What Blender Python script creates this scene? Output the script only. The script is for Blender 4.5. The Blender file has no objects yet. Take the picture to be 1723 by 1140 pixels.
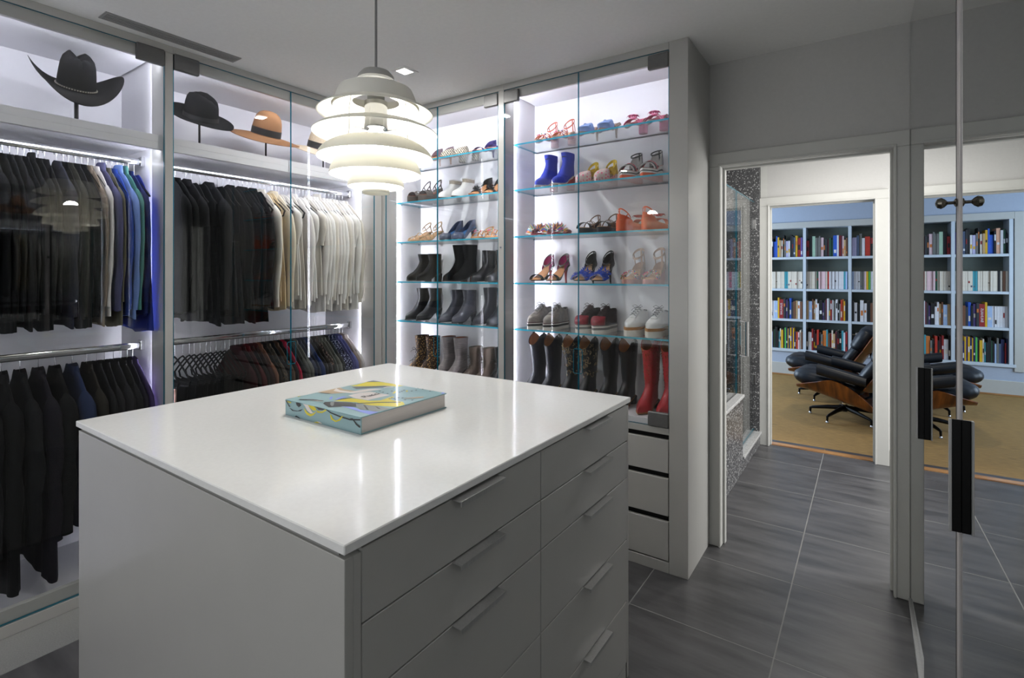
import bpy, math, random
from mathutils import Vector, Matrix
from math import sin, cos, pi, radians
rnd = random.Random(7)
S = bpy.context.scene
C = S.collection

# ------------------------------------------------------------------ camera, world, exposure
cd = bpy.data.cameras.new('camera'); cam = bpy.data.objects.new('camera', cd); C.objects.link(cam)
S.camera = cam
cam.location = (0, 0, 1.542)
cam.rotation_euler = (pi/2, 0, 0.602527)
cd.sensor_fit = 'HORIZONTAL'; cd.sensor_width = 36.0
cd.lens = 36.0*869.2/1723
cd.shift_y = -(570-461.3)/1723
cd.clip_start = 0.02
w = bpy.data.worlds.new('world'); S.world = w; w.use_nodes = True
w.node_tree.nodes['Background'].inputs[0].default_value = (0.75, 0.85, 1.0, 1)
w.node_tree.nodes['Background'].inputs[1].default_value = 0.3
S.view_settings.view_transform = 'Standard'; S.view_settings.look = 'None'
S.view_settings.gamma = 1; S.view_settings.use_curve_mapping = False
S.view_settings.exposure = 0.88
S.cycles.use_denoising = True
S.cycles.max_bounces = 14; S.cycles.diffuse_bounces = 5; S.cycles.glossy_bounces = 6
S.cycles.transparent_max_bounces = 24; S.cycles.transmission_bounces = 4
S.cycles.caustics_reflective = True; S.cycles.caustics_refractive = False
S.cycles.sample_clamp_indirect = 4.0
S.cycles.blur_glossy = 0.5

LED = 56.0          # led strips in the closets
BULB = 205.0        # bulb inside the pendant
def area(name, loc, rot, sx, sy, power, col=(1, 1, 1), spread=180):
    l = bpy.data.lights.new(name, 'AREA'); l.shape = 'RECTANGLE'; l.size = sx; l.size_y = sy
    l.energy = power; l.color = col; l.spread = radians(spread)
    o = bpy.data.objects.new(name, l); C.objects.link(o); o.location = loc; o.rotation_euler = rot
    return o
# recessed ceiling downlight in view, then two unseen lamps added for ambient fill
area('downlight_and_fill', (-2.245, 2.148, 2.728), (0, 0, 0), .05, .05, 10, (1, .98, .96))
area('downlight_and_fill', (-2.3, -.3, 2.728), (0, 0, 0), .05, .05, 3, (1, .98, .96))
area('downlight_and_fill', (-.7, -.5, 2.728), (0, 0, 0), .05, .05, 3, (1, .98, .96))
# soft ambient fill, set in an opening added to the wall behind the camera
area('rear_fill', (-1.5, -1.34, 1.55), (radians(90), 0, 0), 2.4, 1.5, 7, (1, .995, .985))
# daylight through the window at the right end of the hall and through the library window
area('hall_daylight', (1.66, 4.25, 1.35), (0, radians(90), 0), 1.5, 1.2, 46, (1, .99, .98))
area('hall_lamp', (-.2, 4.3, 2.58), (0, 0, 0), .12, .12, 9, (1, .97, .93))
area('library_daylight', (-3.1, 7.3, 1.5), (0, radians(-90), 0), 1.7, 2.4, 66, (.66, .82, 1))
area('library_lamp', (.1, 6.6, 2.72), (0, 0, 0), .3, .3, 7, (1, .9, .76))

# ------------------------------------------------------------------ helpers
def lin(h):
    if not isinstance(h, str): return tuple(h)
    h = h.lstrip('#'); o = []
    for i in (0, 2, 4):
        c = int(h[i:i+2], 16)/255
        o.append(c/12.92 if c <= .04045 else ((c+.055)/1.055)**2.4)
    return tuple(o)
_M = {}
def M(name, col='#808080', rough=.5, metal=0, amt=.06, scale=40, coat=0, bump=0, stretch=(1, 1, 1), sheen=0, spec=.5, emit=0):
    """procedural principled material: a noise varies the colour by amt"""
    if name in _M: return _M[name]
    m = bpy.data.materials.new(name); m.use_nodes = True; nt = m.node_tree; N = nt.nodes; L = nt.links
    b = N['Principled BSDF']; r, g, bl = lin(col)
    b.inputs['Roughness'].default_value = rough; b.inputs['Metallic'].default_value = metal
    b.inputs['Coat Weight'].default_value = coat; b.inputs['Coat Roughness'].default_value = .08
    b.inputs['Specular IOR Level'].default_value = spec
    if sheen: b.inputs['Sheen Weight'].default_value = sheen
    tc = N.new('ShaderNodeTexCoord'); mp = N.new('ShaderNodeMapping'); mp.inputs['Scale'].default_value = stretch
    nz = N.new('ShaderNodeTexNoise'); nz.inputs['Scale'].default_value = scale; nz.inputs['Detail'].default_value = 3
    L.new(tc.outputs['Object'], mp.inputs[0]); L.new(mp.outputs[0], nz.inputs['Vector'])
    rp = N.new('ShaderNodeValToRGB')
    rp.color_ramp.elements[0].position = .3; rp.color_ramp.elements[1].position = .7
    rp.color_ramp.elements[0].color = (r*(1-amt), g*(1-amt), bl*(1-amt), 1)
    rp.color_ramp.elements[1].color = (min(1, r*(1+amt)), min(1, g*(1+amt)), min(1, bl*(1+amt)), 1)
    L.new(nz.outputs['Fac'], rp.inputs[0]); L.new(rp.outputs[0], b.inputs['Base Color'])
    if bump:
        bp = N.new('ShaderNodeBump'); bp.inputs['Strength'].default_value = bump; bp.inputs['Distance'].default_value = .004
        L.new(nz.outputs['Fac'], bp.inputs['Height']); L.new(bp.outputs[0], b.inputs['Normal'])
    if emit:
        b.inputs['Emission Strength'].default_value = emit; L.new(rp.outputs[0], b.inputs['Emission Color'])
    _M[name] = m; return m
def nodemat(name):
    m = bpy.data.materials.new(name); m.use_nodes = True; _M[name] = m
    return m, m.node_tree.nodes, m.node_tree.links

class MB:
    def __init__(s): s.v = []; s.f = []; s.mi = []; s.mats = []
    def slot(s, m):
        if m not in s.mats: s.mats.append(m)
        return s.mats.index(m)
    def add(s, vs, fs, m, T=None):
        k = len(s.v); i = s.slot(m)
        s.v += [tuple(T @ Vector(v)) if T else tuple(v) for v in vs]
        for f in fs: s.f.append([k+a for a in f]); s.mi.append(i)
    def box(s, a, b, m, bev=0, T=None, mats=None):
        x0, y0, z0 = (min(a[i], b[i]) for i in range(3)); x1, y1, z1 = (max(a[i], b[i]) for i in range(3))
        if not bev:
            vs = [(x0,y0,z0),(x1,y0,z0),(x1,y1,z0),(x0,y1,z0),(x0,y0,z1),(x1,y0,z1),(x1,y1,z1),(x0,y1,z1)]
            fs = [(3,2,1,0),(4,5,6,7),(0,1,5,4),(1,2,6,5),(2,3,7,6),(3,0,4,7)]
            if mats:
                for f, mm in zip(fs, mats): s.add([vs[i] for i in f], [(0,1,2,3)], mm, T)
            else: s.add(vs, fs, m, T)
            return s
        d = min(bev, (x1-x0)*.49, (y1-y0)*.49, (z1-z0)*.49)
        vs = []
        for z, zz in ((z0, z0+d), (z1, z1-d)):
            for x, xx in ((x0, x0+d), (x1, x1-d)):
                for y, yy in ((y0, y0+d), (y1, y1-d)):
                    vs += [(x, yy, zz), (xx, y, zz), (xx, yy, z)]
        import itertools
        idx = lambda iz, ix, iy, k: ((iz*2+ix)*2+iy)*3+k
        fs = []
        for ix in (0, 1): q = [idx(0,ix,0,0), idx(0,ix,1,0), idx(1,ix,1,0), idx(1,ix,0,0)]; fs.append(q if ix == 0 else q[::-1])
        for iy in (0, 1): q = [idx(0,0,iy,1), idx(1,0,iy,1), idx(1,1,iy,1), idx(0,1,iy,1)]; fs.append(q if iy == 0 else q[::-1])
        for iz in (0, 1): q = [idx(iz,0,0,2), idx(iz,1,0,2), idx(iz,1,1,2), idx(iz,0,1,2)]; fs.append(q if iz == 0 else q[::-1])
        for ix in (0, 1):
            for iy in (0, 1): fs.append([idx(0,ix,iy,0), idx(0,ix,iy,1), idx(1,ix,iy,1), idx(1,ix,iy,0)])
        for ix in (0, 1):
            for iz in (0, 1): fs.append([idx(iz,ix,0,0), idx(iz,ix,0,2), idx(iz,ix,1,2), idx(iz,ix,1,0)])
        for iy in (0, 1):
            for iz in (0, 1): fs.append([idx(iz,0,iy,1), idx(iz,0,iy,2), idx(iz,1,iy,2), idx(iz,1,iy,1)])
        for iz in (0, 1):
            for ix in (0, 1):
                for iy in (0, 1): k = idx(iz,ix,iy,0); fs.append([k, k+1, k+2])
        s.add(vs, fs, m, T); s.fix = True
        return s
    def loft(s, rings, m, cap0=False, cap1=False, closed=True, T=None):
        n = len(rings[0]); vs = [p for r in rings for p in r]; fs = []
        for i in range(len(rings)-1):
            for j in range(n if closed else n-1):
                a = i*n+j; b = i*n+(j+1) % n
                fs.append((a, b, b+n, a+n))
        if cap0: fs.append(tuple(range(n))[::-1])
        if cap1: fs.append(tuple((len(rings)-1)*n+j for j in range(n)))
        s.add(vs, fs, m, T); return s
    def tube(s, path, r, m, n=8, cap=True, flat=1.0, T=None, up=None, ring=False):
        P = [Vector(p) for p in path]; rings = []; prev = None
        k = len(P)
        for i, p in enumerate(P):
            if ring: d = P[(i+1) % k]-P[i-1]
            else: d = P[min(i+1, k-1)]-P[max(i-1, 0)]
            d.normalize()
            if prev is None:
                u = Vector(up) if up else (Vector((0, 0, 1)) if abs(d.z) < .9 else Vector((1, 0, 0)))
            else: u = prev
            a = (u-d*u.dot(d)); a.normalize(); b = d.cross(a); prev = a
            rr = r[i] if isinstance(r, (list, tuple)) else r
            rings.append([tuple(p+a*rr*cos(2*pi*j/n)+b*rr*flat*sin(2*pi*j/n)) for j in range(n)])
        if ring: rings.append(rings[0]); cap = False
        return s.loft(rings, m, cap, cap, T=T)
    def lathe(s, prof, m, n=32, c=(0, 0, 0), cap0=False, cap1=False, T=None):
        return s.loft([[(c[0]+r*cos(2*pi*j/n), c[1]+r*sin(2*pi*j/n), c[2]+z) for j in range(n)] for r, z in prof], m, cap0, cap1, T=T)
    def prism(s, poly, a, b, m, axis=2, T=None):
        def mk(p, h):
            q = [p[0], p[1]]; q.insert(axis, h); return tuple(q)
        n = len(poly); vs = [mk(p, a) for p in poly]+[mk(p, b) for p in poly]
        fs = [tuple(range(n))[::-1], tuple(range(n, 2*n))]+[(i, (i+1) % n, n+(i+1) % n, n+i) for i in range(n)]
        s.add(vs, fs, m, T); s.fix = True; return s
    def mesh(s, name, smooth=35):
        me = bpy.data.meshes.new(name); me.from_pydata(s.v, [], s.f)
        for m in s.mats: me.materials.append(m)
        me.polygons.foreach_set('material_index', s.mi)
        import bmesh
        bm = bmesh.new(); bm.from_mesh(me); bmesh.ops.recalc_face_normals(bm, faces=bm.faces); bm.to_mesh(me); bm.free()
        if smooth:
            me.polygons.foreach_set('use_smooth', [True]*len(me.polygons))
            me.set_sharp_from_angle(angle=radians(smooth))
        me.update(); return me
    def build(s, name, parent=None, loc=(0, 0, 0), rz=0, smooth=35):
        return link(name, s.mesh(name, smooth), parent, loc, rz)
def link(name, me, parent=None, loc=(0, 0, 0), rz=0):
    o = bpy.data.objects.new(name, me); C.objects.link(o); o.location = loc; o.rotation_euler = (0, 0, rz)
    if parent: o.parent = parent
    return o
def B(name, a, b, m, parent=None, bev=0): return MB().box(a, b, m, bev).build(name, parent)
def struct(o): o['kind'] = 'structure'; return o
_L = set()
def tag(o, label, cat, group=None):
    n = len(label.split())
    if label in _L and not group: print('DUP LABEL', label)
    if n < 4 or n > 16: print('LABEL LEN', n, label)
    _L.add(label); o['label'] = label; o['category'] = cat
    if group: o['group'] = group
    return o
def thing(name, label, cat, loc=(0, 0, 0), rz=0, group=None):
    o = bpy.data.objects.new(name, None); C.objects.link(o); o.location = loc; o.rotation_euler = (0, 0, rz)
    o.empty_display_size = .05
    return tag(o, label, cat, group)
ORD = 'first second third fourth fifth sixth seventh eighth ninth tenth eleventh twelfth thirteenth fourteenth fifteenth sixteenth seventeenth eighteenth nineteenth twentieth'.split()
def nth(i):
    if i < 20: return ORD[i]
    t = ['twenty', 'thirty', 'forty', 'fifty'][i//10-2+ (0)] if (i+1) % 10 else None
    k = i+1
    tens = {2: 'twenty', 3: 'thirty', 4: 'forty', 5: 'fifty'}[k//10]
    return tens.replace('y', 'ieth') if k % 10 == 0 else tens+'-'+ORD[k % 10-1]

# ------------------------------------------------------------------ materials
LAC = M('white_lacquer', '#abaaa6', .32, amt=.015, scale=8, coat=.15)
PAINT = M('wall_paint', '#b6b5b2', .75, amt=.02, scale=60, bump=.03)
CEIL = M('ceiling_paint', '#e4e3e1', .85, amt=.02, scale=50)
INNER = M('closet_interior_white', '#d9d8dc', .45, amt=.012, scale=9)
QUARTZ = M('white_quartz', '#e2e2e0', .10, amt=.02, scale=90, coat=.3)
GROUT = M('light_grout', '#7c7c7a', .8, amt=.1, scale=200)
CHROME = M('chrome', '#d8d8da', .08, 1, amt=.02)
ALU = M('brushed_aluminium', '#a9a9a8', .42, .45, amt=.06, scale=150, stretch=(1, 1, .05))
DKMETAL = M('dark_nickel', '#6a6a69', .4, .35, amt=.05)
BLACKM = M('black_metal', '#141414', .4, .6, amt=.1)
BLACK = M('matt_black', '#060606', .6, amt=.1)
def glass_edge(name, c):
    m, N, L = nodemat(name); out = N['Material Output']; b = N['Principled BSDF']; b.inputs['Roughness'].default_value = .15
    nz = N.new('ShaderNodeTexNoise'); nz.inputs['Scale'].default_value = 6
    rp = N.new('ShaderNodeValToRGB'); r, g, bl = lin(c); rp.color_ramp.elements[0].color = (r*.8, g*.9, bl*.9, 1); rp.color_ramp.elements[1].color = (r, g, bl, 1)
    tl = N.new('ShaderNodeBsdfTranslucent'); mx = N.new('ShaderNodeMixShader'); mx.inputs[0].default_value = .6
    L.new(nz.outputs['Fac'], rp.inputs[0]); L.new(rp.outputs[0], b.inputs['Base Color']); L.new(rp.outputs[0], tl.inputs[0])
    L.new(b.outputs[0], mx.inputs[1]); L.new(tl.outputs[0], mx.inputs[2]); L.new(mx.outputs[0], out.inputs[0]); return m
GEDGE = glass_edge('cyan_glass_edge', '#4fd0ee')
GEDGE2 = glass_edge('teal_door_edge', '#25869c')
LEDM = M('led_diffuser', '#eceefa', .5, amt=.0, emit=LED)
LEDW = M('led_diffuser_wardrobe', '#eceefa', .5, amt=.0, emit=LED*.6)
LEDR = M('led_diffuser_rail', '#eceefa', .5, amt=.0, emit=LED*.4)
LEDT = M('led_diffuser_dim', '#eceefa', .5, amt=.0, emit=LED*.35)
BULBM = M('lamp_bulb', '#fffdf7', .5, amt=.0, emit=BULB)
def glass(name, tint, ior=1.5):
    m, N, L = nodemat(name); out = N['Material Output']; N.remove(N['Principled BSDF'])
    g = N.new('ShaderNodeNewGeometry'); mi = N.new('ShaderNodeMix'); mi.inputs[2].default_value = ior; mi.inputs[3].default_value = 1/ior
    L.new(g.outputs['Backfacing'], mi.inputs[0])
    fr = N.new('ShaderNodeFresnel'); L.new(mi.outputs[0], fr.inputs['IOR'])
    tr = N.new('ShaderNodeBsdfTransparent')
    nz = N.new('ShaderNodeTexNoise'); nz.inputs['Scale'].default_value = 2
    rp = N.new('ShaderNodeValToRGB'); rp.color_ramp.elements[0].color = (*[t*.995 for t in tint], 1); rp.color_ramp.elements[1].color = (*tint, 1)
    L.new(nz.outputs['Fac'], rp.inputs[0]); L.new(rp.outputs[0], tr.inputs[0])
    gl = N.new('ShaderNodeBsdfGlossy'); gl.inputs['Roughness'].default_value = 0
    mx = N.new('ShaderNodeMixShader'); L.new(fr.outputs[0], mx.inputs[0]); L.new(tr.outputs[0], mx.inputs[1]); L.new(gl.outputs[0], mx.inputs[2])
    L.new(mx.outputs[0], out.inputs[0]); return m
GLASS = glass('clear_glass', (.985, .992, .99), 1.53)
SHELFG = glass('shelf_glass', (.96, .985, .985))
def mk_mirror():
    m, N, L = nodemat('mirror'); b = N['Principled BSDF']; b.inputs['Metallic'].default_value = 1; b.inputs['Roughness'].default_value = 0
    nz = N.new('ShaderNodeTexNoise'); nz.inputs['Scale'].default_value = 1.5
    rp = N.new('ShaderNodeValToRGB'); rp.color_ramp.elements[0].color = (.53, .55, .55, 1); rp.color_ramp.elements[1].color = (.54, .56, .56, 1)
    L.new(nz.outputs['Fac'], rp.inputs[0]); L.new(rp.outputs[0], b.inputs['Base Color']); return m
MIRROR = mk_mirror()
def mk_tile():
    m, N, L = nodemat('grey_tile'); b = N['Principled BSDF']; b.inputs['Roughness'].default_value = .3
    g = N.new('ShaderNodeNewGeometry'); oi = N.new('ShaderNodeObjectInfo')
    mp = N.new('ShaderNodeMapping'); mp.inputs['Scale'].default_value = (1.1, 6, 1)
    ad = N.new('ShaderNodeVectorMath'); ad.operation = 'ADD'
    L.new(g.outputs['Position'], ad.inputs[0]); L.new(oi.outputs['Random'], ad.inputs[1]); L.new(ad.outputs[0], mp.inputs[0])
    n1 = N.new('ShaderNodeTexNoise'); n1.inputs['Scale'].default_value = 2.2; n1.inputs['Detail'].default_value = 6; n1.inputs['Roughness'].default_value = .62
    L.new(mp.outputs[0], n1.inputs['Vector'])
    rp = N.new('ShaderNodeValToRGB'); e = rp.color_ramp.elements
    e[0].position = .3; e[0].color = (*lin('#383839'), 1); e[1].position = .72; e[1].color = (*lin('#5b5a5b'), 1)
    L.new(n1.outputs['Fac'], rp.inputs[0]); L.new(rp.outputs[0], b.inputs['Base Color'])
    r2 = N.new('ShaderNodeMapRange'); r2.inputs[3].default_value = .26; r2.inputs[4].default_value = .42
    L.new(n1.outputs['Fac'], r2.inputs[0]); L.new(r2.outputs[0], b.inputs['Roughness']); return m
TILE = mk_tile()
def mk_terrazzo():
    m, N, L = nodemat('dark_terrazzo'); b = N['Principled BSDF']; b.inputs['Roughness'].default_value = .3
    tc = N.new('ShaderNodeNewGeometry')
    def flecks(sc, th, col, prev):
        vo = N.new('ShaderNodeTexVoronoi'); vo.inputs['Scale'].default_value = sc; L.new(tc.outputs['Position'], vo.inputs['Vector'])
        wn = N.new('ShaderNodeMath'); wn.operation = 'GREATER_THAN'; wn.inputs[1].default_value = th
        sp = N.new('ShaderNodeSeparateColor'); L.new(vo.outputs['Color'], sp.inputs[0]); L.new(sp.outputs[0], wn.inputs[0])
        d = N.new('ShaderNodeMath'); d.operation = 'LESS_THAN'; d.inputs[1].default_value = .42; L.new(vo.outputs['Distance'], d.inputs[0])
        mu = N.new('ShaderNodeMath'); mu.operation = 'MULTIPLY'; L.new(wn.outputs[0], mu.inputs[0]); L.new(d.outputs[0], mu.inputs[1])
        mx = N.new('ShaderNodeMix'); mx.data_type = 'RGBA'; L.new(mu.outputs[0], mx.inputs[0])
        if prev is None: mx.inputs[6].default_value = (*lin('#4a4a4b'), 1)
        else: L.new(prev, mx.inputs[6])
        mx.inputs[7].default_value = (*lin(col), 1); return mx.outputs[2]
    o = flecks(95, .6, '#6c6c6d', None); o = flecks(70, .82, '#a9a9a8', o); o = flecks(150, .7, '#2a2a2b', o); o = flecks(110, .9, '#d0d0d0', o)
    L.new(o, b.inputs['Base Color']); return m
TERR = mk_terrazzo()
def mk_wood(name, c0, c1, scale=3, rough=.35, stretch=(1, 12, 12)):
    m, N, L = nodemat(name); b = N['Principled BSDF']; b.inputs['Roughness'].default_value = rough; b.inputs['Coat Weight'].default_value = .3
    tc = N.new('ShaderNodeTexCoord'); mp = N.new('ShaderNodeMapping'); mp.inputs['Scale'].default_value = stretch
    nz = N.new('ShaderNodeTexNoise'); nz.inputs['Scale'].default_value = scale; nz.inputs['Detail'].default_value = 4
    rp = N.new('ShaderNodeValToRGB'); rp.color_ramp.elements[0].position = .35; rp.color_ramp.elements[1].position = .65
    rp.color_ramp.elements[0].color = (*lin(c0), 1); rp.color_ramp.elements[1].color = (*lin(c1), 1)
    L.new(tc.outputs['Object'], mp.inputs[0]); L.new(mp.outputs[0], nz.inputs['Vector']); L.new(nz.outputs['Fac'], rp.inputs[0]); L.new(rp.outputs[0], b.inputs['Base Color']); return m
WALNUT = mk_wood('walnut_veneer', '#4a2410', '#94541e', 2.2, .3, (9, 1.5, 1.5))
OAK = mk_wood('oak_threshold', '#8a5f38', '#b98a58')
def mk_carpet():
    m, N, L = nodemat('sisal_carpet'); b = N['Principled BSDF']; b.inputs['Roughness'].default_value = .9
    g = N.new('ShaderNodeNewGeometry'); mp = N.new('ShaderNodeMapping'); mp.inputs['Scale'].default_value = (8, 90, 1)
    nz = N.new('ShaderNodeTexNoise'); nz.inputs['Scale'].default_value = 1.5; nz.inputs['Detail'].default_value = 5
    L.new(g.outputs['Position'], mp.inputs[0]); L.new(mp.outputs[0], nz.inputs['Vector'])
    rp = N.new('ShaderNodeValToRGB'); e = rp.color_ramp.elements; e[0].position = .3; e[0].color = (*lin('#75592f'), 1); e[1].position = .7; e[1].color = (*lin('#a17f45'), 1)
    bp = N.new('ShaderNodeBump'); bp.inputs['Strength'].default_value = .4; bp.inputs['Distance'].default_value = .004
    L.new(nz.outputs['Fac'], rp.inputs[0]); L.new(rp.outputs[0], b.inputs['Base Color']); L.new(nz.outputs['Fac'], bp.inputs['Height']); L.new(bp.outputs[0], b.inputs['Normal']); return m
CARPET = mk_carpet()
BLUEP = M('pale_blue_paint', '#a9b3c3', .8, amt=.02, scale=40)
TRIMW = M('white_trim_paint', '#babab5', .4, amt=.015, scale=20)
def felt(n, c): return M(n, c, .95, amt=.10, scale=120, bump=.03, spec=.2)
def cloth(c, amt=.07): return M('cloth_'+c.lstrip('#'), c, .9, amt=amt, scale=9, spec=.15)
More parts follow.
